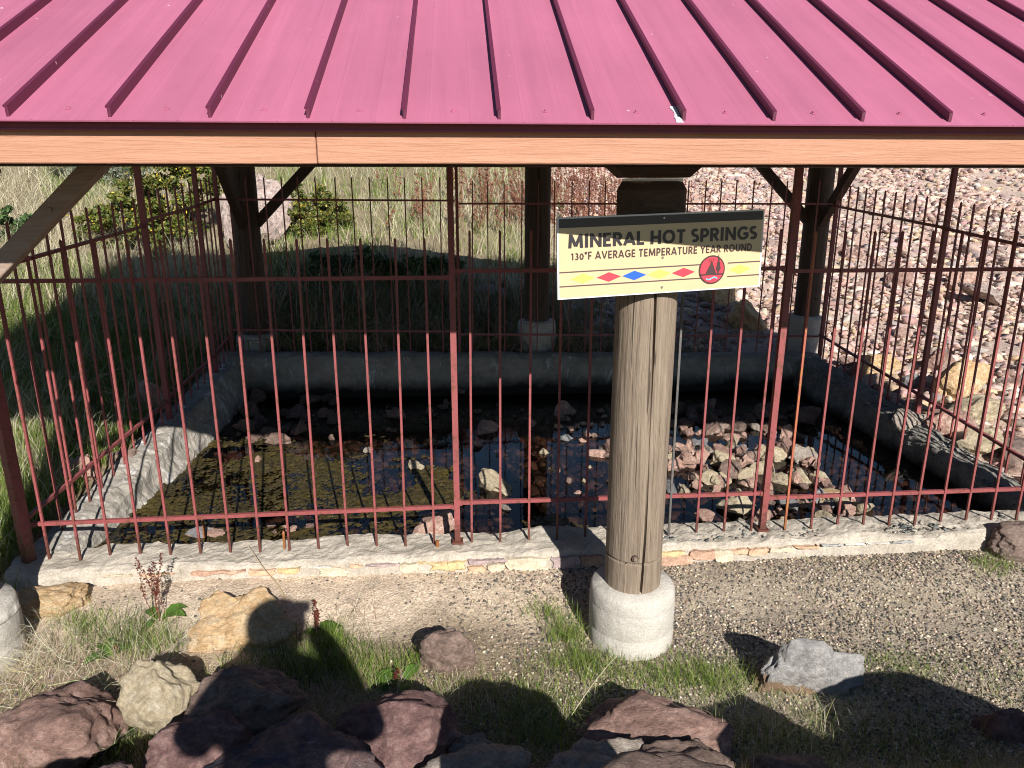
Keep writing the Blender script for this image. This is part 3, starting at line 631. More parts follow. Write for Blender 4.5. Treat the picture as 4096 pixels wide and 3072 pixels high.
# --- rocks in the pool
def pool_rock(u, v, half, label, group, seed, zf=.7, mat='pool_stone', tilt=.3, sink=.35):
    rd = random.Random(seed); sx = half * rd.uniform(.85, 1.4); sy = half * rd.uniform(.6, 1.05); sz = half * zf * rd.uniform(.75, 1.15)
    p = at_z(u, v, WATER_Z + sz * (1 - sink) * .6)
    z = WATER_Z + sz * (1 - 2 * sink)
    o = bpy.data.objects.new('pool_rock', rd.choice(LIB)); COL.objects.link(o)
    if not o.data.materials: o.data.materials.append(MATS[mat])
    o.location = (p.x, p.y, z); o.scale = (sx, sy, sz); o.rotation_euler = (rd.uniform(-tilt, tilt), rd.uniform(-tilt, tilt), rd.uniform(0, 6.28))
    if mat != 'pool_stone':
        o.material_slots[0].link = 'OBJECT'; o.material_slots[0].material = MATS[mat]
    return tag(o, label, 'rock', group)
for i, (u, v, half, mat, lab) in enumerate([
    (1072, 1042, .150, 'stone_tan', 'large yellowish rock standing in the blue water at pool centre'), (900, 1005, .065, 'stone_tan', 'pale yellow rock in the water left of the fence post'),
    (797, 972, .045, 'stone_grey_tan', 'small round white rock near the algae edge'), (558, 992, .05, 'stone_pink', 'flat pinkish rock on the algae mat at left'),
    (940, 1138, .125, 'stone_pink', 'mottled pink rock behind the front wall left of the post'), (915, 1150, .06, 'stone_grey', 'grey rock beside the mottled pink rock'),
    (1050, 925, .11, 'stone_pink', 'lone pinkish rock in the dark water under the roof'), (855, 895, .11, 'stone_red_brown', 'long brown rock in the shade left of the middle post'),
    (985, 845, .12, 'stone_dark_brown', 'brown rock lying at the foot of the far wall'), (1590, 1090, .135, 'stone_tan', 'large pale rock behind the right front post'),
    (1545, 1035, .10, 'stone_tan', 'yellow angular rock in the lit rock pile'), (1640, 1120, .09, 'stone_pink', 'pink rock behind the front wall at the right post'),
    (1525, 1115, .065, 'stone_pink', 'white and pink rock in the water right of the wooden post'), (1735, 985, .13, 'stone_grey_tan', 'low greenish grey rock near the shaded right side'),
    (1820, 1085, .10, 'stone_tan', 'pale rounded rock by the right front corner of the pool'), (1862, 1098, .085, 'stone_tan', 'long cream rock pointing right at the pool corner'),
    (1790, 1075, .08, 'stone_ochre', 'pitted yellow rock behind the third picket bay'), (1700, 1085, .075, 'stone_grey', 'slanting grey slab in the water at right'),
    (430, 1150, .07, 'stone_grey', 'grey rock in the front left corner of the pool'), (465, 1153, .05, 'stone_pink', 'small striped pink rock by the front wall at left'),
    (530, 850, .13, 'pool_stone_shaded', 'grey rock against the left wall at the back of the pool'), (640, 890, .12, 'pool_stone_shaded', 'broad grey rock in the shaded pile at the left back'),
    (1218, 885, .12, 'stone_pink', 'pinkish rock in the shaded water left of the wooden post'), (1150, 915, .05, 'stone_pink', 'small flat rock in the dark water near the lone rock')]):
    pool_rock(u, v, half, lab, 'bigger rocks in the pool', 900 + i, .7, mat, .25)
spots = []
def cluster(n, quad, smin, smax, seed, label, group, mat='pool_stone'):
    rd = random.Random(seed); k = 0; tries = 0
    while k < n and tries < n * 30:
        tries += 1
        a, b2 = rd.random(), rd.random(); (x0, y0), (x1, y1), (x2, y2), (x3, y3) = quad
        u = (x0 * (1 - a) + x1 * a) * (1 - b2) + (x3 * (1 - a) + x2 * a) * b2; v = (y0 * (1 - a) + y1 * a) * (1 - b2) + (y3 * (1 - a) + y2 * a) * b2
        if mnoise.noise(Vector((u / 60, v / 40, seed))) < -.2: continue
        s = smin + (smax - smin) * rd.random() ** 2.2
        pool_rock(u, v, s, label, group, seed * 1000 + tries, rd.uniform(.65, 1.05), mat, sink=rd.uniform(.2, .5)); k += 1
cluster(98, [(1440, 920), (1720, 920), (1830, 1075), (1440, 1060)], .04, .10, 2, 'reddish tan rock in the rock pile at the right of the pool', 'rocks in the right pile')
cluster(38, [(1440, 880), (1760, 880), (1730, 930), (1440, 935)], .05, .12, 3, 'shaded rock at the back of the right rock pile', 'rocks in the right pile, back', 'pool_stone_shaded')
cluster(14, [(1000, 930), (1440, 930), (1440, 1090), (1060, 1100)], .02, .05, 12, 'small tan stone breaking the blue water at pool centre', 'loose stones in the middle water')
cluster(24, [(1195, 900), (1320, 880), (1320, 1000), (1225, 985)], .03, .09, 4, 'pink rock in the pile left of the wooden post', 'rocks left of the wooden post')
cluster(42, [(520, 850), (740, 860), (720, 955), (500, 945)], .035, .11, 5, 'shaded rock in the pile at the left back of the pool', 'rocks in the left back pile', 'pool_stone_shaded')
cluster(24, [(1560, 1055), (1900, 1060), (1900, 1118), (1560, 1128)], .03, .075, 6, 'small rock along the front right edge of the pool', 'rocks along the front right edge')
cluster(14, [(740, 860), (1180, 870), (1180, 930), (740, 930)], .025, .06, 8, 'small rock scattered in the dark middle water', 'scattered rocks in the dark water', 'pool_stone_shaded')
cluster(8, [(400, 1130), (700, 1135), (700, 1155), (360, 1160)], .02, .045, 9, 'small stone behind the left end of the front wall', 'stones behind the front wall')

def many_stones(name, P, size, cols, mat, lib=6, sub=1, flat=(.45, .85), parent=None, kind='stuff', seed=0, jag=0.15, tilt=.5, el=(.75, 1.3)):
    """thousands of small stones in one mesh"""
    rg = np.random.default_rng(seed); shapes = []
    for i in range(lib):
        me = rock_mesh('tmp', 7000 + seed * 50 + i, sub, .9, 8, .25, .08)
        V = np.array([v.co for v in me.vertices]); V = V * (1 + jag * rg.uniform(-1, .5, (len(V), 1))) + jag * .25 * rg.normal(size=V.shape); T = np.array([p.vertices[:] for p in me.polygons]); shapes.append((V, T)); bpy.data.meshes.remove(me)
    n = len(P); which = rg.integers(0, lib, n); VV = []; TT = []; CC = []; base = 0
    for s_i, (V, T) in enumerate(shapes):
        ii = np.where(which == s_i)[0]
        if not len(ii): continue
        m2 = len(ii); th = rg.uniform(0, 6.28, m2); tx = rg.uniform(-tilt, tilt, m2)
        sc = np.stack([rg.uniform(*el, m2), rg.uniform(.65, 1.1, m2), rg.uniform(*flat, m2)], -1) * size[ii, None]
        W = V[None] * sc[:, None]
        c_, s2 = np.cos(tx)[:, None], np.sin(tx)[:, None]
        y2 = W[..., 1] * c_ - W[..., 2] * s2; z2 = W[..., 1] * s2 + W[..., 2] * c_
        c_, s2 = np.cos(th)[:, None], np.sin(th)[:, None]
        X = np.stack([W[..., 0] * c_ - y2 * s2, W[..., 0] * s2 + y2 * c_, z2], -1) + P[ii, None]
        VV.append(X.reshape(-1, 3)); TT.append((T[None] + (np.arange(m2) * len(V))[:, None, None] + base).reshape(-1, 3))
        CC.append(np.repeat(cols[ii], len(V), 0)); base += m2 * len(V)
    o = np_mesh(name, np.concatenate(VV), np.concatenate(TT), mat, np.concatenate(CC), parent=None)
    if parent is not None: o.parent = parent; o.location = -wloc(parent)
    o['kind'] = kind; return o
def pick(pal, n, jit=.12, rg=rng):
    pal = np.array(pal); c_ = pal[rg.integers(0, len(pal), n)]
    return np.clip(c_ * rg.uniform(1 - jit * 2, 1 + jit, (n, 1)) * rg.uniform(1 - jit * .4, 1 + jit * .4, (n, 3)), 0.01, .85)

# gravel on the pool floor
n = 7000; X = rng.uniform(PX0 + .2, PX1 - .2, n); Y = rng.uniform(PY0 + .2, PY1 - .2, n)
tag(many_stones('pool_gravel', np.c_[X, Y, h(X, Y) + .012], .012 + .055 * rng.random(n) ** 2.4, pick([(.34, .17, .11), (.42, .25, .18), (.20, .14, .10), (.46, .33, .25), (.14, .11, .09), (.12, .10, .08)], n), 'pebble', 6, 1, seed=2), 'brown stones lying on the pool floor under water', 'gravel')

# rubble slope at the right back
PAL_R = [(.56, .40, .35), (.62, .47, .42), (.66, .54, .46), (.50, .34, .30), (.59, .44, .31), (.42, .36, .34), (.67, .58, .50), (.54, .40, .36), (.45, .32, .28)]
PAL_R = [(a, b2 * .95, c_ * .93) for a, b2, c_ in PAL_R]
def rubble_pts(n, y0, y1, x0, x1, rg):
    out = []
    while sum(map(len, out)) < n:
        u = rg.random(n * 2); y = y0 * (y1 / y0) ** u; x = x0 + (x1 - x0) * rg.random(n * 2)
        sx, gx2, rx = wz(x, y); edge = (x > 3.98) | (y > 8.0)
        keep = (rx > rg.random(n * 2) * .9 + .05) & edge & (np.abs(x - .04 * y) < y * .85 + 1.0)
        # thin, grassy strip and bare patches
        keep &= ~((lump(x, y, 1.7) + .5 * lump(y, x, 4.1) > .30) & (rg.random(n * 2) < .8))
        out.append(np.c_[x, y][keep])
    return np.concatenate(out)[:n]
rg2 = np.random.default_rng(5)
pts = rubble_pts(34000, 4.2, 30, .5, 24, rg2)
sz = (.012 + .06 * rg2.random(len(pts)) ** 3.2) * (1 + .03 * pts[:, 1])
tag(many_stones('loose_rubble', np.c_[pts, h(pts[:, 0], pts[:, 1]) + sz * .25], sz, pick(PAL_R, len(pts), .16, rg2), 'loose_rubble', 16, 1, (.35, .9), seed=3, jag=.5, tilt=1.2, el=(.8, 2.0)), 'countless small pinkish stones covering the slope at right', 'rubble')
pts = rubble_pts(290, 4.3, 17, 1.2, 14, rg2)
gz = h(pts[:, 0], pts[:, 1])
for i, (x, y) in enumerate(pts):
    s = .06 + .13 * rg2.random() ** 2.3
    if abs(x - 3.98) < .4 and abs(y - 8.05) < .4: continue
    o = bpy.data.objects.new('rubble_rock', LIBS[i % 12]); COL.objects.link(o)
    if not o.data.materials: o.data.materials.append(MATS['rubble_stone'])
    o.location = (x, y, gz[i] + s * .22); o.scale = (s * rg2.uniform(.8, 1.35), s * rg2.uniform(.7, 1.1), s * rg2.uniform(.45, .8)); o.rotation_euler = (rg2.uniform(-.4, .4), rg2.uniform(-.4, .4), rg2.uniform(0, 6.28))
    tag(o, 'pinkish tan rock lying on the rubble slope behind the pool at right', 'rock', 'rocks on the rubble slope')

# gravel and pebbles of the front yard
rg3 = np.random.default_rng(8); n = 78000
x = rg3.uniform(-3, 4.6, n); y = rg3.uniform(2.2, 3.9, n); sx, gx2, rx = wz(x, y)
keep = rg3.random(n) < np.clip(.16 + .95 * gx2 - .05 * sx, 0, 1) * np.where(lump(x, y, 4) > .3, .45, 1) * np.where(x < -.4, .5, 1)
x, y = x[keep], y[keep]; s = .003 + .0068 * rg3.random(len(x)) ** 2
tag(many_stones('gravel', np.c_[x, y, h(x, y) + s * .35], s, pick([(.10, .095, .09), (.17, .15, .13), (.38, .30, .22), (.50, .41, .31), (.58, .50, .40), (.28, .22, .17), (.12, .11, .10), (.34, .27, .2)], len(x), .2, rg3), 'pebble', 8, 1, (.5, .9), seed=4), 'dark and pale gravel strewn over the ground in front of the wall', 'gravel')
# pebbles showing in the right half of the front wall and in the right wall
n = 800; x = 0.9 + 3.0 * rg3.random(n) ** .8; y = rg3.uniform(3.9, 4.08, n); z = .085 + (x + 2.62) / 6.64 * .06 - .003
s = .005 + .016 * rg3.random(n) ** 2.2
many_stones('aggregate', np.c_[x, y, z], s, pick([(.13, .14, .135), (.22, .22, .21), (.30, .27, .23), (.42, .38, .33), (.10, .10, .10)], n, .15, rg3), 'pebble', 6, 1, (.22, .38), parent=front, seed=5)
n = 420; y = rg3.uniform(4.2, 7.5, n); x = 3.81 + rg3.uniform(-.13, .1, n); z = .145 + (y - 3.97) / 3.73 * .24 - .012
s = .008 + .02 * rg3.random(n) ** 2
many_stones('aggregate', np.c_[x, y, z], s, pick([(.10, .10, .10), (.2, .19, .18), (.36, .33, .29)], n, .15, rg3), 'pebble', 6, 1, (.3, .5), parent=right, seed=6)

# ------------------------------------------------------------------ algae
ax = np.arange(-2.3, .95, .016); ay = np.arange(4.14, 6.6, .016); AX, AY = np.meshgrid(ax, ay, indexing='ij'); fx, fy = AX.ravel(), AY.ravel()
nv = np.array([mnoise.fractal(Vector((a * 2.2, b2 * 2.6, 5.0)), .6, 2.1, 7) for a, b2 in zip(fx, fy)])
lo = np.array([mnoise.fractal(Vector((a * .8, b2 * .9, 15.0)), .6, 2.1, 3) for a, b2 in zip(fx, fy)])
ok = (nv * .8 + .85 * sstep(.6, -1.7, fx + .9 * lo) + .45 * sstep(6.7, 4.9, fy + .8 * lo) - .78) > 0
az = WATER_Z + .001 + .008 * nv + .008 * rng.normal(size=len(fx)) * .6
ii = np.arange(len(fx)).reshape(len(ax), len(ay)); q = np.stack([ii[:-1, :-1].ravel(), ii[1:, :-1].ravel(), ii[1:, 1:].ravel(), ii[:-1, 1:].ravel()], -1)
q = q[ok[q].all(1)]
tag(np_mesh('algae_mat', np.c_[fx + rng.normal(0, .004, len(fx)), fy + rng.normal(0, .004, len(fx)), az], q, 'algae', smooth=True), 'brown green algae mat floating in the sunlit left part of the pool', 'algae', kind='stuff')

# ------------------------------------------------------------------ pavilion
ROOF_XL, ROOF_XR, EAVE_Y, BACK_Y, EAVE_Z, RISE = -3.4, 5.06, 2.49, 8.76, 2.395, 0.542
RIDGE_Y = (EAVE_Y + BACK_Y) / 2; RIDGE_Z = EAVE_Z + RISE * (RIDGE_Y - EAVE_Y)
BACK_Y = 8.36; BACK_Z = RIDGE_Z - RISE * (BACK_Y - RIDGE_Y)
COLX, CYF, CYB, CR = (-2.27, 0.843, 3.98), 3.25, 8.05, 0.141
pav = empty('picnic_shelter', (0.83, 5.6, 0), 'open timber shelter with a pink-red standing seam metal roof over the pool', 'shelter')
def column(x, y, zg, zp, zt, seed, front_col=False, pdx=0.0):
    rd = random.Random(seed); ph = [rd.uniform(0, 6.28) for _ in range(4)]
    crack = R(-88) if front_col else rd.uniform(0, 6.28)
    ths = sorted([2 * math.pi * j / 80 for j in range(80) if abs((2 * math.pi * j / 80 - crack + math.pi) % (2 * math.pi) - math.pi) > .07] + [(crack + d) % (2 * math.pi) for d in (-.06, -.046, -.028, 0, .028, .046, .06)])
    H_ = zt - zp
    prof = [(CR, z) for z in np.linspace(0, H_ - .03, 60)] + [(CR * .93, H_)]
    if front_col:                                  # sawn groove low on the pole
        prof = sorted([p for p in prof if abs(p[1] - .165) > .02] + [(CR, .155), (CR * .96, .161), (CR * .96, .168), (CR, .174)], key=lambda a: a[1])
    mb = MB(); n = len(ths)
    for r, z in prof:
        tw = .05 * math.sin(z * 2.1 + ph[3]) + .02 * math.sin(z * 6 + ph[1])
        for th in ths:
            k = 1 + .012 * math.sin(2 * th + ph[0]) + .008 * math.sin(3 * th + ph[1] + z) + .006 * math.sin(z * 2.3 + ph[2])
            d = abs((th - crack + math.pi) % (2 * math.pi) - math.pi)
            gap = .5 + .5 * math.sin(z * 3.4 + (2.0 if front_col else ph[2])); gap = .25 + .75 * gap
            if d < .04: k -= .26 * gap * (1 if d < .01 else .8)
            mb.v.append((x + r * k * math.cos(th + tw), y + r * k * math.sin(th + tw), zp + z))
    for i in range(len(prof) - 1):
        for j in range(n): mb.f.append((i * n + j, i * n + (j + 1) % n, (i + 1) * n + (j + 1) % n, (i + 1) * n + j))
    mb.f.append(tuple(range(n))[::-1]); mb.f.append(tuple((len(prof) - 1) * n + j for j in range(n)))
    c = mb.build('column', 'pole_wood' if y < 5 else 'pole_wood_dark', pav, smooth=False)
    mb = MB(); r = .216
    mb.lathe((x + pdx, y, zg - .15), [(r, 0), (r, .15), (r * 1.003, (zp - zg) * .3 + .145), (r * .995, (zp - zg) * .3 + .15), (r * 1.002, (zp - zg) * .3 + .155), (r * 1.001, (zp - zg) * .72 + .145), (r * .994, (zp - zg) * .72 + .15), (r, (zp - zg) * .72 + .155), (r, zp - zg + .07), (r * .985, zp - zg + .12), (r * .93, zp - zg + .145), (CR * .9, zp - zg + .155)], 56, lambda th, z: 1 + .006 * math.sin(3 * th + seed) + .003 * math.sin(17 * th + z * 40))
    mb.build('pedestal', 'pedestal_concrete', c, smooth=True)
    if front_col:
        p = at_y(1372, 1207, y - CR - .004); mb = MB(); mb.tube([p, p + Vector((0, -.012, 0))], [.012, .009], 10); mb.build('bolt', 'pole_wood', c)
        mb = MB(); mb.tube([p + Vector((0, .006, 0)), p + Vector((0, -.004, 0))], [.017, .017], 14); mb.build('washer', 'dark_timber', c)
    else:
        mb = MB(); mb.tube([(x + .03, y - CR * .97, zp + .2), (x + .03, y - CR - .01, zp + .2)], [.016, .016], 10); mb.build('bolt', 'dark_timber', c)
    return c
c_fl = column(COLX[0] - .15, CYF, -.03, .27, 2.215, 1, pdx=.01)
c_fm = column(COLX[1], CYF, -.06, .258, 2.215, 2, True)
c_fr = column(COLX[2], CYF, 0.0, .245, 2.215, 3)
c_bl = column(COLX[0], CYB, .48, .62, 2.56, 4)
c_bm = column(COLX[1], CYB, .38, .73, 2.56, 5)
c_br = column(COLX[2], CYB, .28, .75, 2.56, 6)
mb = MB(); mb.lathe((COLX[1], CYF, 0), [(.150, 2.02), (.1505, 2.072), (.149, 2.075), (.151, 2.08), (.151, 2.18), (.132, 2.2145), (.05, 2.2148)], 28); mb.build('sleeve', 'dark_timber', c_fm)  # dark sleeve on the pole top; eave shade is put into its colour
for x in COLX:                                     # bolsters on the front poles
    mb = MB(); mb.box((x, CYF, 2.2215), (.24, .12, .012)); mb.build('saddle', 'steel', pav)
    mb = MB(); hw = .19
    o = [(-hw, 2.275), (-hw * .72, 2.23), (hw * .72, 2.23), (hw, 2.275)]
    n = 4; mb.add([(x + a, CYF - .1, z) for a, z in o] + [(x + a, CYF + .1, z) for a, z in o], [(0, 1, 2, 3), (7, 6, 5, 4)] + [(i, i + 4, (i + 1) % 4 + 4, (i + 1) % 4) for i in range(4)])
    mb.build('bolster', 'dark_timber', pav)
def beam(p, q, wd, hd, mat='dark_timber', name='beam'):
    mb = MB(); mb.bar(p, q, wd, hd); return mb.build(name, mat, pav)
beam((ROOF_XL + .1, CYF, 2.372), (ROOF_XR - .1, CYF, 2.372), .19, .194)
beam((ROOF_XL + .1, CYB, 2.60), (ROOF_XR - .1, CYB, 2.60), .15, .09)
for x in COLX: beam((x, CYF + .1, 2.40), (x, CYB - .1, 2.60), .14, .18)
for x in np.arange(ROOF_XL + .3, ROOF_XR, .93):
    zo = -.10
    beam((x, EAVE_Y + .12, EAVE_Z + RISE * .12 + zo), (x, RIDGE_Y - .03, RIDGE_Z + zo - .02), .045, .12, name='rafter')
    beam((x, BACK_Y - .12, BACK_Z + RISE * .12 + zo), (x, RIDGE_Y + .03, RIDGE_Z + zo - .02), .045, .12, name='rafter')
beam((ROOF_XL + .02, RIDGE_Y, RIDGE_Z - .11), (ROOF_XR - .02, RIDGE_Y, RIDGE_Z - .11), .05, .16, name='ridge_board')
for sgn, y0, ez0 in ((1, EAVE_Y, EAVE_Z), (-1, BACK_Y, BACK_Z)):
    mb = MB(); ya, yb = y0 + sgn * .075, RIDGE_Y; za, zb = ez0 + RISE * .075 - .012, RIDGE_Z - .012
    x0, x1 = ROOF_XL + .02, ROOF_XR - .02
    mb.add([(x0, ya, za), (x1, ya, za), (x1, yb, zb), (x0, yb, zb), (x0, ya, za - .02), (x1, ya, za - .02), (x1, yb, zb - .02), (x0, yb, zb - .02)],
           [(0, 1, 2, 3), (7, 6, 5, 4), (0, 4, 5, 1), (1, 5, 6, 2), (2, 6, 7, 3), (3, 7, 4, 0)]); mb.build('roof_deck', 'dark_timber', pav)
# knee braces
def brace(p, q, mat='brace_paint', wd=.085, hd=.135):
    mb = MB(); mb.bar(p, q, wd, hd); return mb.build('brace', mat, pav, bevel=.004)
pa, pb = at_y(203, 361, CYF - .03), at_y(0, 577, CYF - .03); dd = (pb - pa)
brc = brace(pa - dd * .12, pb + dd * .62, 'brace_paint', .06, .075)
p = pa + dd * .42 + Vector((0, -.032, 0)); mb = MB(); mb.tube([p, p + Vector((0, -.008, 0))], .011, 10); mb.build('bolt', 'brace_paint', brc)
brace((3.88, CYF, 1.505), (3.07, CYF, 2.315))
brace((-2.42, CYF + .1, 1.6), (-2.42, CYF + .82, 2.32)); brace((3.98, CYF + .1, 1.6), (3.98, CYF + .82, 2.32))
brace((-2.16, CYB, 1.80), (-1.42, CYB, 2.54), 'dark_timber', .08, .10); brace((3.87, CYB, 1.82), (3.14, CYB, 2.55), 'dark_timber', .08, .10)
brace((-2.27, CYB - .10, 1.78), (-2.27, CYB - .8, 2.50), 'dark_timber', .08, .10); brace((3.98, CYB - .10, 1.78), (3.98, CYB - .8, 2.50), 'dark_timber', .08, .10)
# fascia boards and metal edge
def fascia(x0, x1, y, zo, sgn):
    mb = MB(); mb.box(((x0 + x1) / 2, y + sgn * .019, 2.3215 + zo), (x1 - x0, .038, .107)); return mb.build('fascia_board', 'fascia_paint', pav, bevel=.003)
fascia(ROOF_XL, -.471, 2.556, -.001, 1); fascia(-.468, 3.1, 2.556, .0, 1); fascia(3.103, ROOF_XR, 2.556, .001, 1)
fascia(ROOF_XL, .8, BACK_Y - .066, BACK_Z - EAVE_Z, -1); fascia(.803, ROOF_XR, BACK_Y - .066, BACK_Z - EAVE_Z, -1)
for sgn, y0, ez0 in ((1, EAVE_Y, EAVE_Z), (-1, BACK_Y, BACK_Z)):
    for x0, x1 in ((ROOF_XL - .01, .205), (.2, ROOF_XR + .01)):
        yy = y0 + sgn * (.053 + (.002 if x0 > 0 else 0))
        mb = MB(); mb.box(((x0 + x1) / 2, yy, ez0 - .008), (x1 - x0, .006, .034)); mb.box(((x0 + x1) / 2, yy - sgn * .006, ez0 - .0245), (x1 - x0, .014, .005)); mb.build('drip_edge', 'trim_paint', pav)
for x in (ROOF_XL, ROOF_XR):                       # barge boards at the gables
    for sgn, y0, ez0 in ((1, EAVE_Y, EAVE_Z), (-1, BACK_Y, BACK_Z)):
        mb = MB(); mb.bar((x, y0 + sgn * .08, ez0 + RISE * .08 - .09), (x, RIDGE_Y, RIDGE_Z - .09), .036, .15); mb.build('barge_board', 'fascia_paint', pav)
# roof panels, each with its upstanding seam
nrm = Vector((0, -RISE, 1)).normalized(); sld = Vector((0, 1, RISE)).normalized()
def panel(x0, x1, back=False):
    y0, sg, ez0 = (BACK_Y, -1, BACK_Z) if back else (EAVE_Y, 1, EAVE_Z)
    def P(x, s, up): return (x, y0 + sg * (sld.y * s + nrm.y * up), ez0 + sld.z * s + nrm.z * up)
    L = abs(RIDGE_Y - y0) / sld.y - .01
    mb = MB(); g = .0002; n = 10
    xs = [x0 + g, x0 + .075, x0 + .08, x0 + .085, x0 + .21, x0 + .215, x0 + .22, x1 - g]; up = [0, 0, .0009, 0, 0, .0009, 0, 0]
    for i in range(len(xs) - 1):
        mb.add([P(xs[i], 0, up[i]), P(xs[i + 1], 0, up[i + 1]), P(xs[i + 1], L, up[i + 1]), P(xs[i], L, up[i])], [(0, 1, 2, 3)])
    mb.add([P(x0 + g, 0, 0), P(x1 - g, 0, 0), P(x1 - g, .0, -.005), P(x0 + g, .0, -.005)], [(3, 2, 1, 0)])
    mb.add([P(x0 + g, 0, -.005), P(x1 - g, 0, -.005), P(x1 - g, .07, -.005), P(x0 + g, .07, -.005)], [(3, 2, 1, 0)])
    o = mb.build('roof_panel', 'roof_paint', pav)
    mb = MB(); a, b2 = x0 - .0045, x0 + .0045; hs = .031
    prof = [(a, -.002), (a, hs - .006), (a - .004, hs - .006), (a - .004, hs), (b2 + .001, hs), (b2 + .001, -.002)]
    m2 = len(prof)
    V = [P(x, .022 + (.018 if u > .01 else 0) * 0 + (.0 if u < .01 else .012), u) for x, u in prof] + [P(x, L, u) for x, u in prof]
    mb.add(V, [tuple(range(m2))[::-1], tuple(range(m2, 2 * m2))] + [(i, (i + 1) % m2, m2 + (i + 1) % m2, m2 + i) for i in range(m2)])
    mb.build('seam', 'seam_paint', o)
    if not back:
        mb = MB(); q = Vector(P((x0 + x1) / 2 + .005, .085, .0005)); mb.tube([q, q + nrm * .002], [.010, .010], 12); mb.tube([q + nrm * .002, q + nrm * .008], [.006, .005], 6); mb.build('screw', 'roof_paint', o)
    return o
xs = [-.174 + .3075 * k for k in range(-10, 18)]
xs = [ROOF_XL + .0] + [x for x in xs if ROOF_XL + .12 < x < ROOF_XR - .1] + [ROOF_XR]
pans = {}
for a, b2 in zip(xs[:-1], xs[1:]):
    pans[round(a, 2)] = panel(a, b2); panel(a, b2, True)
mb = MB()
for sgn in (1, -1):
    mb.add([(ROOF_XL - .01, RIDGE_Y, RIDGE_Z + .055), (ROOF_XR + .01, RIDGE_Y, RIDGE_Z + .055), (ROOF_XR + .01, RIDGE_Y - sgn * .13, RIDGE_Z - .02), (ROOF_XL - .01, RIDGE_Y - sgn * .13, RIDGE_Z - .02)], [(0, 1, 2, 3)])
mb.build('ridge_cap', 'roof_paint', pav)
# peeling coating beside one seam
xq = [x for x in xs if x < .80][-1]; xq = xs[xs.index(xq)]
sx = min(xs, key=lambda x: abs(x - .745)); V = []; rd = random.Random(4)
Ls = [.0, .02, .04, .06, .08, .10, .115, .13]
L_ = [(-.012 - .016 * (1 - (i / 7)) - rd.uniform(0, .014), s) for i, s in enumerate(Ls)]
def PR(x, s, up): return (x, EAVE_Y + sld.y * s + nrm.y * up, EAVE_Z + sld.z * s + nrm.z * up)
mb = MB()
for (a, s0), (b2, s1) in zip(L_[:-1], L_[1:]):
    mb.add([PR(sx + a, s0 + .003, .0022), PR(sx - .0055, s0 + .003, .0022), PR(sx - .0055, s1 + .003, .0022), PR(sx + b2, s1 + .003, .0022)], [(0, 1, 2, 3)])
mb.build('peeled_patch', 'peeled_coating', pav)

# ------------------------------------------------------------------ fences
def fence(name, loc, label):
    return empty(name, loc, label, 'fence', 'fences round the pool')
PICK = .0125
def post(par, x, y, zb, zt, s, plate=False, dx=0, dy=0, mat='fence_paint', rot=0):
    mb = MB(); mb.bar((x, y, zb), (x + dx, y + dy, zt), s, s, up=(math.sin(rot), math.cos(rot), 0)); o = mb.build('post', mat, par)
    if plate: mb = MB(); mb.box((x, y, zb + .006), (s * 1.9, s * 1.9, .014)); mb.build('base_plate', mat, o)
    return o
def rail(par, p, q, s=.0215, lugs=True):
    mb = MB(); mb.bar(p, q, s, s); o = mb.build('rail', 'fence_paint', par)
    if lugs:
        d = (Vector(q) - Vector(p)).normalized()
        for e, sg in ((p, 1), (q, -1)):
            mb = MB(); mb.bar(Vector(e) - d * sg * .006, Vector(e) + d * sg * .012, s * 1.35, s * 1.35); mb.build('rail_bracket', 'fence_paint', o)
    return o
rdp = random.Random(12)
def picket(par, p, q, mat='fence_paint', th=PICK):
    p = Vector(p); q = Vector(q); lean = Vector((rdp.gauss(0, .006), rdp.gauss(0, .004), 0))
    mb = MB(); mb.bar(p, q + lean, th, th, up=(0, 1, 0)); d = (q + lean - p).normalized()
    e = q + lean; k = len(mb.v)                    # shaved tip
    hw = th / 2; mb.add([e + Vector((-hw, -hw, 0)), e + Vector((hw, -hw, 0)), e + Vector((hw, hw, 0)), e + Vector((-hw, hw, 0)), e + Vector((-hw * .4, -hw * .4, .012)), e + Vector((hw * .6, -hw * .4, .006)), e + Vector((hw * .6, hw * .4, .006)), e + Vector((-hw * .4, hw * .4, .012))],
                        [(0, 1, 5, 4), (1, 2, 6, 5), (2, 3, 7, 6), (3, 0, 4, 7), (4, 5, 6, 7)])
    return mb.build('picket', mat, par)
FY = 4.0
ff = fence('picket_fence', (0.6, FY, .1), 'maroon metal picket fence along the front wall in bright sun')
post(ff, -2.535, FY - .02, .0, 2.42, .056, rot=.5)
post(ff, -.05, FY, .112, 2.40, .034, True); post(ff, 1.84, FY, .128, 2.40, .036, True, dx=.01); post(ff, 3.86, FY, .12, 2.40, .05)
def wall_top(x): return .085 + (x + 2.62) / 6.64 * .06 - .012
for x0, x1, zt, zb0, zb1, tip, xa, n, sp in ((-2.49, -.07, 1.71, .312, .345, 1.915, -2.43, 14, .1722), (-.03, 1.82, 1.745, .368, .372, 1.955, .035, 11, .1735), (1.86, 3.83, 1.73, .34, .352, 1.94, 1.985, 11, .1685)):
    rail(ff, (x0, FY + .005, zt), (x1, FY + .005, zt)); rail(ff, (x0, FY + .005, zb0), (x1, FY + .005, zb1))
    for i in range(n):
        x = xa + sp * i
        mat = 'fence_paint'
        if abs(x - .035 - sp * 7) < .05 and xa == .035: mat = 'fence_bare'
        if xa > 1.9 and i == 0: mat = 'fence_rusty'
        picket(ff, (x, FY - .004, wall_top(x)), (x, FY - .004, tip), mat)
bx = (-2.42, 3.95); BYF = 7.66
fb = fence('picket_fence', (0.7, BYF, .45), 'dark metal picket fence in shade along the far wall')
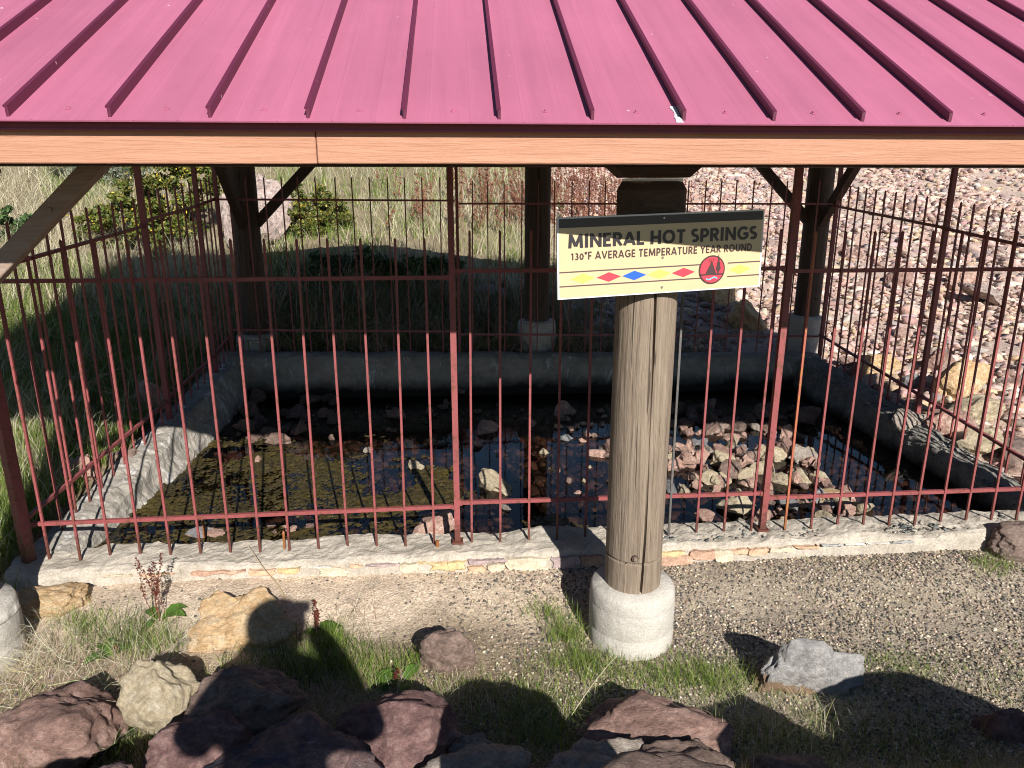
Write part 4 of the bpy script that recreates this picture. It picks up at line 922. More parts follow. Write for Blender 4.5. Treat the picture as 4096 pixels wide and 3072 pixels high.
post(fb, bx[0], BYF, .42, 2.78, .036); post(fb, -.03, BYF, .42, 2.78, .03); post(fb, bx[1] + .03, BYF - .02, .3, 2.78, .036)
for x0, x1, z0, z1, a0, a1, tip in ((bx[0], -.05, 2.06, 2.045, .735, .685, 2.265), (-.01, bx[1], 2.015, 2.005, .655, .575, 2.235)):
    rail(fb, (x0, BYF, z0), (x1, BYF, z1), .0195, False); rail(fb, (x0, BYF, a0), (x1, BYF, a1), .0195, False)
    n = int((x1 - x0) / .1745)
    for i in range(n):
        x = x0 + .12 + i * .1745
        picket(fb, (x, BYF - .003, .48 - .02 * (x + 2.5)), (x, BYF - .003, tip), th=.0115)
def side_fence(fn, X0, X1, Y0, Y1, posts, bays, zg):
    for (y, s) in posts:
        x = X0 + (X1 - X0) * (y - Y0) / (Y1 - Y0); post(fn, x, y, zg(y) - .02, 2.36 + .2 * (y > 5), s)
    for (y0, y1, zt0, zt1, zb0, zb1, tp, n) in bays:
        xx = lambda y: X0 + (X1 - X0) * (y - Y0) / (Y1 - Y0)
        rail(fn, (xx(y0), y0, zt0), (xx(y1), y1, zt1)); rail(fn, (xx(y0), y0, zb0), (xx(y1), y1, zb1))
        for i in range(n):
            t_ = (i + .7) / (n + .4); y = y0 + (y1 - y0) * t_
            picket(fn, (xx(y) + .003, y, zg(y) - .02), (xx(y) + .003, y, zt0 + (zt1 - zt0) * t_ + tp))
fl = fence('picket_fence', (-2.48, 5.8, .3), 'maroon picket fence climbing along the left wall beside the grass')
side_fence(fl, -2.53, -2.44, 4.0, 7.66, [(6.02, .042), (7.18, .038)],
           [(4.03, 5.99, 1.755, 1.885, .345, .448, .215, 11), (6.05, 7.15, 1.925, 2.01, .475, .565, .215, 6), (7.22, 7.64, 2.02, 2.06, .59, .66, .215, 3)], lambda y: .10 + (y - 3.97) / 3.78 * .36)
fr = fence('picket_fence', (3.92, 5.8, .25), 'dark picket fence along the right wall in front of the rubble slope')
side_fence(fr, 3.88, 3.95, 4.0, 7.66, [(5.72, .036)],
           [(4.03, 5.69, 1.735, 1.855, .325, .455, .215, 10), (5.75, 7.62, 1.865, 1.985, .46, .60, .215, 11)], lambda y: .145 + (y - 3.97) / 3.73 * .24)
# cut-off bars left standing in the wall
for u, v, z in ((437, 1120, .17), (610, 1150, .2)):
    p = at_z(u, v, z); picket(fl, (p.x, p.y, -.05), (p.x, p.y, z), 'fence_rusty')
p = at_z(945, 1176, .13); mb = MB(); mb.tube([(p.x, p.y, .08), (p.x, p.y, .155)], .011, 8); mb.build('stub', 'fence_rusty', ff)

# ------------------------------------------------------------------ sign
SGN = empty('information_sign', (.84, 3.03, 1.92), 'cream MINERAL HOT SPRINGS sign with coloured diamonds screwed to the wooden post', 'sign')
TL, BL = at_y(1203, 470, 2.985), at_y(1202, 648, 2.985); TR_ = at_y(1652, 452, 3.145)
TR_ = TL + (TR_ - TL).normalized() * (TR_ - TL).length
SW, SH = (TR_ - TL).length, (TL - BL).length
ex = (TR_ - TL).normalized(); ez = (TL - BL); ez = (ez - ex * ez.dot(ex)).normalized(); ey = ez.cross(ex).normalized()   # ey points away from the viewer
if ey.y < 0: ey = -ey
def SP(u, v, d=0.0):                               # u, v in 0..1 from the top left corner of the board; d = proud of its face
    return TL + ex * (u * SW) - ez * (v * SH) - ey * d
def flat(name, pts, d, mat, parent=SGN):
    mb = MB(); n = len(pts); th = .0006
    F = [SP(u, v, d) for u, v in pts] + [SP(u, v, d - th) for u, v in pts]
    mb.add(F, [tuple(range(n)), tuple(range(n, 2 * n))[::-1]] + [(i, n + i, n + (i + 1) % n, (i + 1) % n) for i in range(n)]); return mb.build(name, mat, parent)
def qrect(u0, v0, u1, v1): return [(u0, v0), (u1, v0), (u1, v1), (u0, v1)]
mb = MB(); mb.add([SP(0, 0), SP(1, 0), SP(1, 1), SP(0, 1), SP(0, 0, -.012), SP(1, 0, -.012), SP(1, 1, -.012), SP(0, 1, -.012)], [(0, 1, 2, 3), (7, 6, 5, 4), (0, 4, 5, 1), (1, 5, 6, 2), (2, 6, 7, 3), (3, 7, 4, 0)])
board = mb.build('board', 'sign_white', SGN)
flat('face_print', qrect(.008, .02, .992, .982), .0012, 'sign_cream')
flat('top_band', qrect(.008, .02, .992, .128), .0024, 'sign_black')
flat('stripe', qrect(.008, .657, .705, .672), .0024, 'sign_line'); flat('stripe', qrect(.825, .657, .992, .672), .0024, 'sign_line')
flat('stripe', qrect(.008, .832, .705, .847), .0024, 'sign_line'); flat('stripe', qrect(.825, .832, .992, .847), .0024, 'sign_line')
for cu, mt in ((.117, 'sign_yellow'), (.239, 'sign_red'), (.361, 'sign_blue'), (.483, 'sign_yellow'), (.602, 'sign_red'), (.888, 'sign_yellow')):
    flat('diamond', [(cu - .058, .752), (cu, .692), (cu + .058, .752), (cu, .812)], .0024, mt)
cu, cv, rr = .744, .738, .186                      # round emblem
asp = SH / SW
circ = lambda r, n=48: [(cu + r * asp * math.cos(2 * math.pi * i / n), cv + r * math.sin(2 * math.pi * i / n)) for i in range(n)]
emb = flat('emblem', circ(rr), .0036, 'sign_brown')
flat('emblem_field', circ(rr * .89), .0048, 'sign_red', emb)
def E_(pts): return [(cu + a * asp * rr, cv + b2 * rr) for a, b2 in pts]
flat('tipi', E_([(-.52, .28), (-.10, -.52), (.0, -.52), (.33, .28)]), .0060, 'sign_brown', emb)
for a in ((-.12, -.50, -.28, -.78), (-.06, -.50, -.05, -.80), (.0, -.50, .10, -.78)):
    flat('tipi_pole', E_([(a[0] - .025, a[1]), (a[2] - .025, a[3]), (a[2] + .025, a[3]), (a[0] + .025, a[1])]), .0060, 'sign_brown', emb)
flat('tree', E_([(.40, .28), (.40, .15), (.30, .02), (.27, -.15), (.34, -.28), (.33, -.42), (.40, -.55), (.40, -.72), (.45, -.85), (.47, -1.16), (.50, -.85), (.55, -.72), (.54, -.55), (.62, -.42), (.60, -.28), (.66, -.12), (.62, .04), (.52, .15), (.52, .28)]), .0060, 'sign_brown', emb)
flat('ground_line', E_([(-.90, .27), (.90, .27), (.89, .37), (-.89, .37)]), .0064, 'sign_brown', emb)
wv = [(-.42 + .84 * i / 16, .60 + .07 * math.sin(i / 16 * 2 * math.pi + .2)) for i in range(17)]
flat('wave', E_([(a, b2 - .045) for a, b2 in wv] + [(a, b2 + .045) for a, b2 in wv[::-1]]), .0060, 'sign_cyan', emb)
def arc(cx, cy, rx, ry, a0, a1, n=10): return [(cx + rx * math.cos(R(a0 + (a1 - a0) * i / n)), cy + ry * math.sin(R(a0 + (a1 - a0) * i / n))) for i in range(n + 1)]
GLYPH = {'M': (1.0, [[(.10, 0), (.16, 1)], [(.16, 1), (.50, .12)], [(.50, .12), (.84, 1)], [(.84, 1), (.90, 0)]]), 'I': (.28, [[(.14, 0), (.14, 1)]]), 'N': (.80, [[(.11, 0), (.11, 1)], [(.11, 1), (.69, 0)], [(.69, 0), (.69, 1)]]),
  'E': (.58, [[(.11, 0), (.11, 1)], [(.11, .91), (.54, .91)], [(.11, .5), (.50, .5)], [(.11, .09), (.55, .09)]]), 'F': (.54, [[(.11, 0), (.11, 1)], [(.11, .91), (.52, .91)], [(.11, .47), (.47, .47)]]), 'L': (.54, [[(.11, 0), (.11, 1)], [(.11, .09), (.53, .09)]]),
  'H': (.76, [[(.11, 0), (.11, 1)], [(.65, 0), (.65, 1)], [(.11, .5), (.65, .5)]]), 'T': (.64, [[(.32, 0), (.32, 1)], [(.02, .91), (.62, .91)]]), 'A': (.82, [[(.06, 0), (.41, 1)], [(.41, 1), (.76, 0)], [(.2, .29), (.62, .29)]]), 'V': (.78, [[(.06, 1), (.39, 0)], [(.39, 0), (.72, 1)]]),
  'R': (.66, [[(.11, 0), (.11, 1)], [(.11, .91), (.32, .91)] + arc(.32, .69, .22, .22, 90, -90) + [(.11, .47)], [(.30, .47), (.60, 0)]]), 'P': (.62, [[(.11, 0), (.11, 1)], [(.11, .91), (.30, .91)] + arc(.30, .66, .23, .25, 90, -90) + [(.11, .41)]]),
  'O': (.92, [arc(.46, .5, .355, .41, 0, 360, 24)]), 'G': (.84, [arc(.46, .5, .355, .41, 42, 330, 18) + [(.74, .45), (.46, .45)]]), 'S': (.56, [arc(.28, .71, .19, .20, 40, 250, 10) + arc(.27, .29, .20, .20, 75, -140, 10)]),
  'D': (.78, [[(.11, 0), (.11, 1)], [(.11, .91), (.30, .91)] + arc(.30, .5, .36, .41, 90, -90, 14) + [(.11, .09)]]), 'U': (.74, [[(.11, 1), (.11, .38)] + arc(.37, .36, .26, .27, 180, 360, 12) + [(.63, 1)]]), 'Y': (.70, [[(.05, 1), (.35, .46)], [(.65, 1), (.35, .46)], [(.35, .5), (.35, 0)]]),
  '1': (.40, [[(.24, 0), (.24, .86)], [(.24, .86), (.05, .72)]]), '3': (.54, [arc(.24, .63, .18, .17, 130, -90, 10), arc(.24, .27, .21, .19, 90, -140, 10)]), '0': (.62, [arc(.31, .41, .21, .33, 0, 360, 20)]), '\u00b0': (.34, [arc(.17, .84, .10, .10, 0, 360, 14)])}
def lettering(text, u0, u1, v0, v1, th, mat, gap=.10, word=.34):
    adv = [(word if ch == ' ' else GLYPH[ch][0] + gap) for ch in text]; tot = sum(adv) - gap; x = 0
    for ch, a in zip(text, adv):
        if ch != ' ':
            mb = MB(); lay = 0
            for pl in GLYPH[ch][1]:
                closed = len(pl) > 8 and (Vector(pl[0]) - Vector(pl[-1])).length < .01
                L_, R2 = [], []
                for i, q in enumerate(pl):
                    q = Vector(q); a_ = Vector(pl[i - 1]) if i else (Vector(pl[-2]) if closed else None); b_ = Vector(pl[i + 1]) if i < len(pl) - 1 else (Vector(pl[1]) if closed else None)
                    d1 = (q - a_).normalized() if a_ is not None else None; d2 = (b_ - q).normalized() if b_ is not None else None
                    d = (d1 if d2 is None else d2 if d1 is None else (d1 + d2).normalized()); m_ = 1 / max(.5, d.dot(d1 if d1 is not None else d))
                    nn = Vector((-d.y, d.x)) * th / 2 * m_; L_.append(q + nn); R2.append(q - nn)
                def W(q): q = (q[0], min(1.0, max(0.0, q[1]))); return SP(u0 + (u1 - u0) * (x + q[0]) / tot, v1 + (v0 - v1) * q[1], .0026 + lay * .00012)
                for i in range(len(pl) - 1): mb.add([W(L_[i]), W(R2[i]), W(R2[i + 1]), W(L_[i + 1])], [(0, 1, 2, 3)])
                lay += 1
            mb.build('letter', mat, SGN)
        x += a
lettering('MINERAL HOT SPRINGS', .050, .966, .205, .375, .225, 'sign_black')
lettering('130\u00b0F AVERAGE TEMPERATURE YEAR ROUND', .062, .945, .425, .522, .185, 'sign_brown', .12, .36)
for cv_ in (.055, .55, .925):
    p = SP(.497, cv_, .0024); mb = MB(); mb.tube([p, p - ey * .004], [.006, .004], 10); mb.build('screw', 'steel', SGN)
# standoff blocks between board and pole
for cv_ in (.12, .9):
    p = SP(.485, cv_, -.012); mb = MB(); mb.box((p.x, (p.y + 3.125) / 2 + .01, p.z), (.04, max(.02, 3.125 - p.y + .03), .03)); mb.build('spacer', 'dark_timber', SGN)

# ------------------------------------------------------------------ plants
def blades(P, hgt, wid, lean, ldir, cols, segs=3, curl=1.0, rg=rng):
    n = len(P); tq = np.linspace(0, 1, segs + 1); th = rg.uniform(0, 6.28, n)
    side = np.stack([np.cos(th), np.sin(th), np.zeros(n)], -1); d = np.stack([np.cos(ldir), np.sin(ldir), np.zeros(n)], -1)
    V = []
    for i, tt in enumerate(tq):
        c = P + np.c_[np.zeros(n), np.zeros(n), hgt * (tt - .45 * lean * tt ** 2 * curl)] + d * (hgt * lean * tt ** 1.7)[:, None]
        if i < segs:
            wv_ = side * (wid * (1 - tt) ** .6 * .5)[:, None]; V += [c - wv_, c + wv_]
        else: V.append(c)
    V = np.stack(V, 1); m2 = V.shape[1]; T = []
    for i in range(segs - 1): a = 2 * i; T += [(a, a + 1, a + 3), (a, a + 3, a + 2)]
    T.append((2 * segs - 2, 2 * segs - 1, 2 * segs)); T = np.array(T)
    return V.reshape(-1, 3), (T[None] + (np.arange(n) * m2)[:, None, None]).reshape(-1, 3), np.repeat(cols, m2, 0)
class Grass:
    def __init__(s): s.V = []; s.T = []; s.C = []; s.n = 0
    def add(s, V, T, C): s.V.append(V); s.T.append(T + s.n); s.C.append(C); s.n += len(V)
    def build(s, name, mat, label, cat, parent=None, kind='stuff'):
        o = np_mesh(name, np.concatenate(s.V), np.concatenate(s.T), mat, np.concatenate(s.C))
        if parent is not None: o.parent = parent; o.location = -wloc(parent)
        if label: tag(o, label, cat)
        if kind: o['kind'] = kind
        return o
GREEN = [(.17, .26, .04), (.22, .31, .055), (.13, .21, .04), (.29, .33, .10)]
DRY = [(.64, .58, .41), (.53, .47, .31), (.70, .65, .50), (.46, .40, .26)]
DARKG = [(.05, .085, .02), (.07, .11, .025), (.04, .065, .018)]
BROWN = [(.27, .20, .125), (.34, .26, .17), (.20, .15, .095)]
RED = [(.20, .065, .035), (.26, .10, .05), (.15, .05, .03)]
def in_struct(x, y): return (x > -2.66) & (x < 4.05) & (y > 3.82) & (y < 7.82)
def field(g, n, xr, yr, hr, wr, pal, lean=(.1, .5), keepf=None, segs=3, clump=0, jit=.15, rg=None):
    rg = rg or rng; x = rg.uniform(*xr, n)
    y = yr[0] * (yr[1] / yr[0]) ** rg.random(n) if yr[0] > 3 else rg.uniform(*yr, n)
    if clump:
        k = rg.integers(0, max(1, n // clump), n); cx = x[k]; cy = y[k]; sp = .05 + .0 * y
        x = cx + rg.normal(0, .045, n) * (1 + cy * .03); y = cy + rg.normal(0, .045, n) * (1 + cy * .03)
    ok = ~in_struct(x, y)
    if keepf is not None: ok &= keepf(x, y, rg)
    x, y = x[ok], y[ok]; n = len(x); hg = rg.uniform(*hr, n) * rg.uniform(.6, 1.1, n)
    g.add(*blades(np.c_[x, y, h(x, y) - .015], hg, rg.uniform(*wr, n), rg.uniform(*lean, n), rg.uniform(0, 6.28, n), pick(pal, n, jit, rg), segs, rg=rg))
rg4 = np.random.default_rng(21)
def grassy(x, y, rg): s1, g1, r1 = wz(x, y); return rg.random(len(x)) > r1 * 1.15
def inview(x, y, rg): return grassy(x, y, rg) & (np.abs(x - .07 * y) < .80 * y + .6)
G1 = Grass()
greener = lambda x, y, rg: inview(x, y, rg) & (lump(x, y, 1.1) + .5 * lump(y, x, 2.7) > -.08)
drier = lambda x, y, rg: inview(x, y, rg) & (lump(x, y, 1.1) + .5 * lump(y, x, 2.7) < .30)
left_only = lambda x, y, rg: inview(x, y, rg) & (x < -2.62)
field(G1, 78000, (-14, -2.6), (3.6, 13), (.10, .30), (.004, .009), GREEN, (.1, .6), lambda x, y, r: greener(x, y, r), rg=rg4, clump=9)
field(G1, 32000, (-14, -2.6), (3.6, 13), (.18, .5), (.0035, .007), DRY, (.2, .8), lambda x, y, r: drier(x, y, r), rg=rg4, segs=4, clump=14)
field(G1, 34000, (-6.5, -2.6), (3.7, 8), (.10, .28), (.004, .008), GREEN + GREEN[:2], (.1, .5), inview, rg=rg4, clump=10)
field(G1, 16000, (-16, -2.6), (4.4, 14), (.3, .75), (.0025, .005), DRY, (.3, 1.0), inview, rg=rg4, segs=4, clump=18)
field(G1, 56000, (-14, 3.2), (7.8, 26), (.16, .45), (.006, .014), GREEN + DRY[:2], (.1, .6), greener, rg=rg4, clump=10)
field(G1, 42000, (-16, 4.0), (8.6, 30), (.25, .7), (.005, .011), DRY + DRY[:1], (.2, .9), drier, rg=rg4, segs=4, clump=14)
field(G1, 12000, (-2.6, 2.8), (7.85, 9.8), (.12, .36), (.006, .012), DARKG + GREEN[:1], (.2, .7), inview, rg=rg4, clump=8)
field(G1, 9000, (-2.6, 3.2), (7.85, 9.4), (.25, .6), (.003, .005), BROWN + DRY[3:], (.3, .9), inview, rg=rg4, segs=4, clump=20)
field(G1, 16000, (.5, 14), (8.4, 26), (.05, .16), (.005, .010), GREEN + DRY[:3], (.2, .6), lambda x, y, r: (lump(x, y, 1.7) + .5 * lump(y, x, 4.1) > .30 - .02 * (y - 14)) & (x > .5), rg=rg4, clump=10)
field(G1, 26000, (-30, 25), (20, 60), (.4, .9), (.02, .05), GREEN + DRY, (.1, .5), grassy, rg=rg4, clump=6)
G1.build('hillside_grass', 'grass_blades', 'green and straw-coloured grass on the hillside beyond the fences', 'grass')
# grass of the front yard
G2 = Grass(); rg5 = np.random.default_rng(31)
def yard(x, y, rg):
    s1, g1, r1 = wz(x, y); pr = .9 * sstep(3.2, 2.5, y) * sstep(-.15, .25, lump(x, y, 3.3) + .3 * lump(y, x, 8) + .25) + .02
    pr = pr * (1 - .93 * s1) * np.where(x > 1.9, .75, 1); return rg.random(len(x)) < pr
field(G2, 70000, (-3.2, 4.2), (2.05, 3.45), (.03, .10), (.0016, .0032), GREEN + GREEN[:2] + DRY[:2], (.1, .6), yard, rg=rg5, clump=7)
field(G2, 9000, (-3.4, 4.4), (1.9, 3.2), (.05, .16), (.0012, .0024), DRY + BROWN[:1], (.4, 1.0), yard, rg=rg5, segs=4, clump=5)
def patch(u, v, rad, n, hr, pal, wr=(.002, .004), lean=(.1, .7), segs=4, sq=.6, g=G2):
    c = hit(u, v); x = c.x + rg5.normal(0, rad, n); y = c.y + rg5.normal(0, rad * sq, n); ok = (y < 3.84) | ~in_struct(x, y); x, y = x[ok], y[ok]; n = len(x)
    g.add(*blades(np.c_[x, y, h(x, y) - .01], rg5.uniform(*hr, n), rg5.uniform(*wr, n), rg5.uniform(*lean, n), rg5.uniform(0, 6.28, n), pick(pal, n, .15, rg5), segs, rg=rg5))
for a in ((250, 1385, .13, 420, (.08, .20), GREEN + DARKG), (330, 1400, .10, 260, (.06, .18), GREEN), (180, 1350, .08, 200, (.06, .14), GREEN), (690, 1440, .14, 600, (.08, .22), GREEN + DARKG), (800, 1460, .14, 500, (.06, .16), GREEN), (720, 1395, .05, 160, (.1, .22), GREEN), (600, 1445, .16, 500, (.05, .13), GREEN),
          (1225, 1385, .06, 200, (.08, .22), GREEN), (1190, 1330, .07, 160, (.06, .16), GREEN), (1250, 1440, .10, 500, (.05, .14), GREEN), (1380, 1455, .16, 900, (.03, .09), GREEN), (1490, 1470, .12, 500, (.03, .09), GREEN), (1150, 1530, .18, 900, (.05, .13), GREEN + DRY[:1]), (1000, 1500, .14, 500, (.04, .1), GREEN + DRY), (1180, 1600, .16, 700, (.06, .15), GREEN),
          (1560, 1480, .10, 360, (.05, .13), GREEN), (1780, 1170, .10, 200, (.03, .08), GREEN), (1690, 1195, .07, 130, (.05, .12), GREEN + DRY[:1]), (2150, 1225, .08, 260, (.04, .11), GREEN), (1950, 1440, .14, 600, (.02, .06), GREEN), (1870, 1290, .3, 500, (.015, .04), GREEN), (1640, 1600, .14, 500, (.05, .16), GREEN + DRY), (1800, 1600, .22, 700, (.03, .08), DARKG + GREEN), (2000, 1620, .2, 600, (.03, .08), DARKG),
          (60, 1640, .25, 900, (.06, .2), DARKG + GREEN), (250, 1620, .16, 500, (.06, .16), DARKG), (900, 1430, .05, 160, (.05, .13), GREEN), (100, 1230, .12, 500, (.06, .16), DARKG), (30, 1130, .16, 700, (.08, .2), DARKG + GREEN)):
    patch(*a[:4], a[4], a[5])
for a in ((120, 1420, .18, 260, (.12, .34), DRY), (280, 1440, .14, 160, (.1, .3), DRY), (40, 1470, .16, 160, (.12, .3), DRY), (760, 1330, .08, 60, (.1, .24), DRY + RED), (950, 1520, .16, 220, (.06, .2), DRY), (1100, 1300, .12, 120, (.05, .12), DRY), (1700, 1560, .2, 400, (.05, .14), DRY), (2000, 1520, .2, 300, (.04, .12), DRY), (1350, 1600, .1, 90, (.08, .2), DRY)):
    patch(*a[:4], a[4], a[5], (.0012, .0022), (.5, 1.3), 5)
G2.build('yard_grass', 'grass_blades', 'short green and dry grass among the boulders and gravel in front', 'grass')
# narrow strip of grass along the left wall
G3 = Grass()
for k in range(60):
    y = random.uniform(4.1, 7.5); x = -2.72 - abs(random.gauss(0, .12)); n = 60
    xx = x + rg5.normal(0, .05, n); yy = y + rg5.normal(0, .05, n); ok = xx < -2.63; xx, yy = xx[ok], yy[ok]; n = len(xx)
    G3.add(*blades(np.c_[xx, yy, h(xx, yy) - .01], rg5.uniform(.08, .26, n), rg5.uniform(.003, .006, n), rg5.uniform(.1, .7, n), rg5.uniform(0, 6.28, n), pick(GREEN + DARKG[:1] + DRY[:1], n, .15, rg5), 4, rg=rg5))
G3.build('wall_grass', 'grass_blades', 'tufts of green grass along the outside of the left wall', 'grass')

def stems(paths, rad, cols, n=3):
    V = []; T = []; C = []; k = 0
    for pts, r, col in zip(paths, rad, cols):
        pts = np.asarray(pts); m2 = len(pts)
        for i in range(m2):
            d = pts[min(i + 1, m2 - 1)] - pts[max(i - 1, 0)]; d = d / (np.linalg.norm(d) + 1e-9); a = np.cross(d, (.31, .52, .2)); a /= np.linalg.norm(a) + 1e-9; b2 = np.cross(d, a); rr = r * (1 - .7 * i / (m2 - 1))
            for j in range(n): th = 2 * math.pi * j / n; V.append(pts[i] + (a * math.cos(th) + b2 * math.sin(th)) * rr); C.append(col)
        for i in range(m2 - 1):
            for j in range(n):
                p, q2, r2, s2 = k + i * n + j, k + i * n + (j + 1) % n, k + (i + 1) * n + (j + 1) % n, k + (i + 1) * n + j
                T += [(p, q2, r2), (p, r2, s2)]
        k += m2 * n
    return np.array(V), np.array(T), np.array(C)
def wander(p, d, L, seg, bend, rd, droop=0.0):
    pts = [np.array(p, float)]; d = np.array(d, float); d /= np.linalg.norm(d)
    for _ in range(seg):
        d = d + np.array([rd.gauss(0, bend), rd.gauss(0, bend), rd.gauss(0, bend) - droop]); d /= np.linalg.norm(d); pts.append(pts[-1] + d * L / seg)
    return pts
def tangle(name, spots_, label, cat, col, nst, L, r, up=.6, seed=1, group=None, kind=None, parent=None):
    rd = random.Random(seed); P = []; Rr = []; Cc = []
    for (cx, cy, sp) in spots_:
        for _ in range(nst):
            x, y = cx + rd.gauss(0, sp), cy + rd.gauss(0, sp); th = rd.uniform(0, 6.28); l = L * rd.uniform(.4, 1.1)
            main = wander((x, y, h1(x, y)), (math.cos(th), math.sin(th), up * rd.uniform(.3, 1.6)), l, 7, .22, rd, .06); c_ = [v * rd.uniform(.7, 1.15) for v in rd.choice(col)]
            P.append(main); Rr.append(r); Cc.append(c_)
            for _ in range(3):
                k = rd.randint(2, 6); a = rd.uniform(0, 6.28); P.append(wander(main[k], (math.cos(a), math.sin(a), rd.uniform(-.2, .7)), l * .35, 4, .3, rd, .03)); Rr.append(r * .6); Cc.append(c_)
    o = np_mesh(name, *stems(P, Rr, Cc)[:2], 'dry_stem', stems(P, Rr, Cc)[2])
    tag(o, label, cat, group, kind); return o
c1, c2, c3, c4 = hit(110, 1430), hit(330, 1430), hit(60, 1500), hit(230, 1560)
tangle('dry_stems', [(c1.x, c1.y, .14), (c2.x, c2.y, .10), (c3.x, c3.y, .12), (c4.x, c4.y, .12)], 'tangle of thin straw-coloured dry stems over the left boulders', 'dry weeds', DRY, 26, .42, .0016, .5, 3, kind='stuff')
c1 = hit(1850, 1530); c2 = hit(2080, 1500)
tangle('dry_stems', [(c1.x, c1.y, .15), (c2.x, c2.y, .12)], 'flattened dry stems on the gravel at lower right', 'dry weeds', DRY, 16, .26, .0013, .12, 4, kind='stuff')
sp = [(-2.0 + .33 * k + .1 * math.sin(k * 3), 8.05 + .16 * math.sin(k * 1.7), .16) for k in range(12)]
tangle('dead_weeds', sp, 'brown dead weeds crowding behind the back fence in shade', 'dead weeds', [(.42, .33, .22), (.50, .41, .29), (.34, .26, .17)], 40, .55, .0032, 1.6, 5, kind='stuff')
sp = [(-3.0 - .5 * (k % 3), 6.0 + .45 * k, .22) for k in range(8)]
tangle('dead_weeds', sp, 'pale dead weeds leaning in the shade behind the left fence', 'dead weeds', DRY + BROWN, 34, .6, .0030, 1.3, 6, kind='stuff')
# single dead stalks standing in the front
def stalk(pts, r, col, label, seeds=None, name='dead_stalk', cat='weed'):
    V, T, C = stems([pts], [r], [col], 5)
    o = np_mesh(name, V, T, 'dry_stem', C); tag(o, label, cat); return o
b0 = hit(618, 1300); t0 = at_y(532, 1170, b0.y + .12)
stalk([np.array(b0) * (1 - s) + np.array(t0) * s + np.array((.012 * math.sin(s * 5), 0, .01 * math.sin(s * 9))) for s in np.linspace(0, 1, 9)], .004, (.36, .27, .16), 'long bent tan dead stalk rising in front of the orange slab')
b0 = hit(1002, 1290); t0 = at_y(985, 1190, b0.y)
stalk([np.array(b0) * (1 - s) + np.array(t0) * s + np.array((.01 * math.sin(s * 6), 0, 0)) for s in np.linspace(0, 1, 8)], .0018, (.44, .36, .24), 'thin straw stalk standing below the middle fence post')
b0 = hit(1228, 1555); t0 = at_y(1360, 1390, b0.y + .1)
stalk([np.array(b0) * (1 - s) + np.array(t0) * s + np.array((0, 0, .03 * math.sin(s * 3.1))) for s in np.linspace(0, 1, 8)], .002, (.52, .46, .32), 'straw stalk leaning toward the concrete footing')
def dock(u, v, n, hgt, label, seed, leaves=5, name='dock_plant', group=None, sc=1.0, lean=.12):
    rd = random.Random(seed); b = hit(u, v); root = empty(name, b, label, 'weed', group); P = []; Rr = []; Cc = []; SV = []; ST = []; SC = []; k = 0
    for _ in range(n):
        d = (rd.gauss(0, lean), rd.gauss(0, lean), 1); x, y = b.x + rd.gauss(0, .018 * sc), b.y + rd.gauss(0, .018 * sc); L = hgt * rd.uniform(.55, 1.05)
        m_ = wander((x, y, h1(x, y) - .01), d, L, 9, .06, rd); P.append(m_); Rr.append(.0026 * sc); Cc.append((.16, .06, .04))
        for j in range(int(46)):
            tt = rd.uniform(.42, 1) * 9; i = min(int(tt), 8); c_ = np.array(m_[i]) * (1 - tt + i) + np.array(m_[i + 1]) * (tt - i); c_ = c_ + np.array([rd.gauss(0, .006 * sc), rd.gauss(0, .006 * sc), rd.gauss(0, .004)])
            s = .004 * sc * rd.uniform(.7, 1.5); SV += [c_ + (s, 0, -s), c_ + (-s, s, 0), c_ + (-s, -s, 0), c_ + (0, 0, s)]; ST += [(k, k + 1, k + 2), (k, k + 1, k + 3), (k + 1, k + 2, k + 3), (k, k + 2, k + 3)]; k += 4; q3 = rd.uniform(.7, 1.2); SC += [(.19 * q3, .05 * q3, .035 * q3)] * 4
    V, T, C = stems(P, Rr, Cc, 4); o = np_mesh('stalk', V, T, 'dry_stem', C); o.parent = root; o.location = -Vector(b)
    o = np_mesh('seed_head', np.array(SV), np.array(ST), 'dry_stem', np.array(SC)); o['kind'] = 'stuff'; o.parent = root; o.location = -Vector(b)
    for _ in range(leaves): leaf(b, rd, rd.uniform(.09, .17) * sc, root)
    return root
def leaf(b, rd, L, root, wd=.24):
    th = rd.uniform(0, 6.28); d = np.array([math.cos(th), math.sin(th), 0]); sd = np.array([-d[1], d[0], 0]); V = []; n = 7
    for i in range(n + 1):
        t_ = i / n; c_ = np.array(b) + d * L * (.1 + .8 * t_) + np.array([0, 0, L * (.75 * t_ - .62 * t_ * t_)]); w_ = L * wd * math.sin(math.pi * min(1, .08 + t_ * .93)) ** .8 * (1 + .12 * math.sin(i * 2.6))
        V += [c_ - sd * w_ + (0, 0, w_ * .35), c_, c_ + sd * w_ + (0, 0, w_ * .35)]
    T = []
    for i in range(n):
        a = i * 3
        for j in (0, 1): T += [(a + j, a + j + 1, a + j + 4), (a + j, a + j + 4, a + j + 3)]
    g = rd.uniform(.8, 1.2); o = np_mesh('leaf', np.array(V), np.array(T), 'leaf', np.tile((.085 * g, .165 * g, .03 * g), (len(V), 1)), smooth=True); o.parent = root; o.location = -Vector(root.location)
dock(345, 1340, 6, .42, 'red-brown dock plant with seed stalks in front of the left wall', 41)
dock(690, 1380, 3, .26, 'small dock plant with green leaves right of the orange slab', 42, 5)
dock(520, 1650, 1, .1, 'green broad-leaved weed low between the left boulders', 43, 4) if False else None
dock(430, 1375, 1, .12, 'green dock leaves at the left edge of the orange slab', 44, 5)
dock(242, 1420, 1, .10, 'bright green dock leaf cluster above the tan boulder', 45, 4)
dock(870, 1475, 1, .16, 'green-leaved dock beside the dark maroon boulder', 46, 5)
dock(172, 985, 2, .3, 'green dock plant growing behind the left fence', 47, 7, sc=1.3)
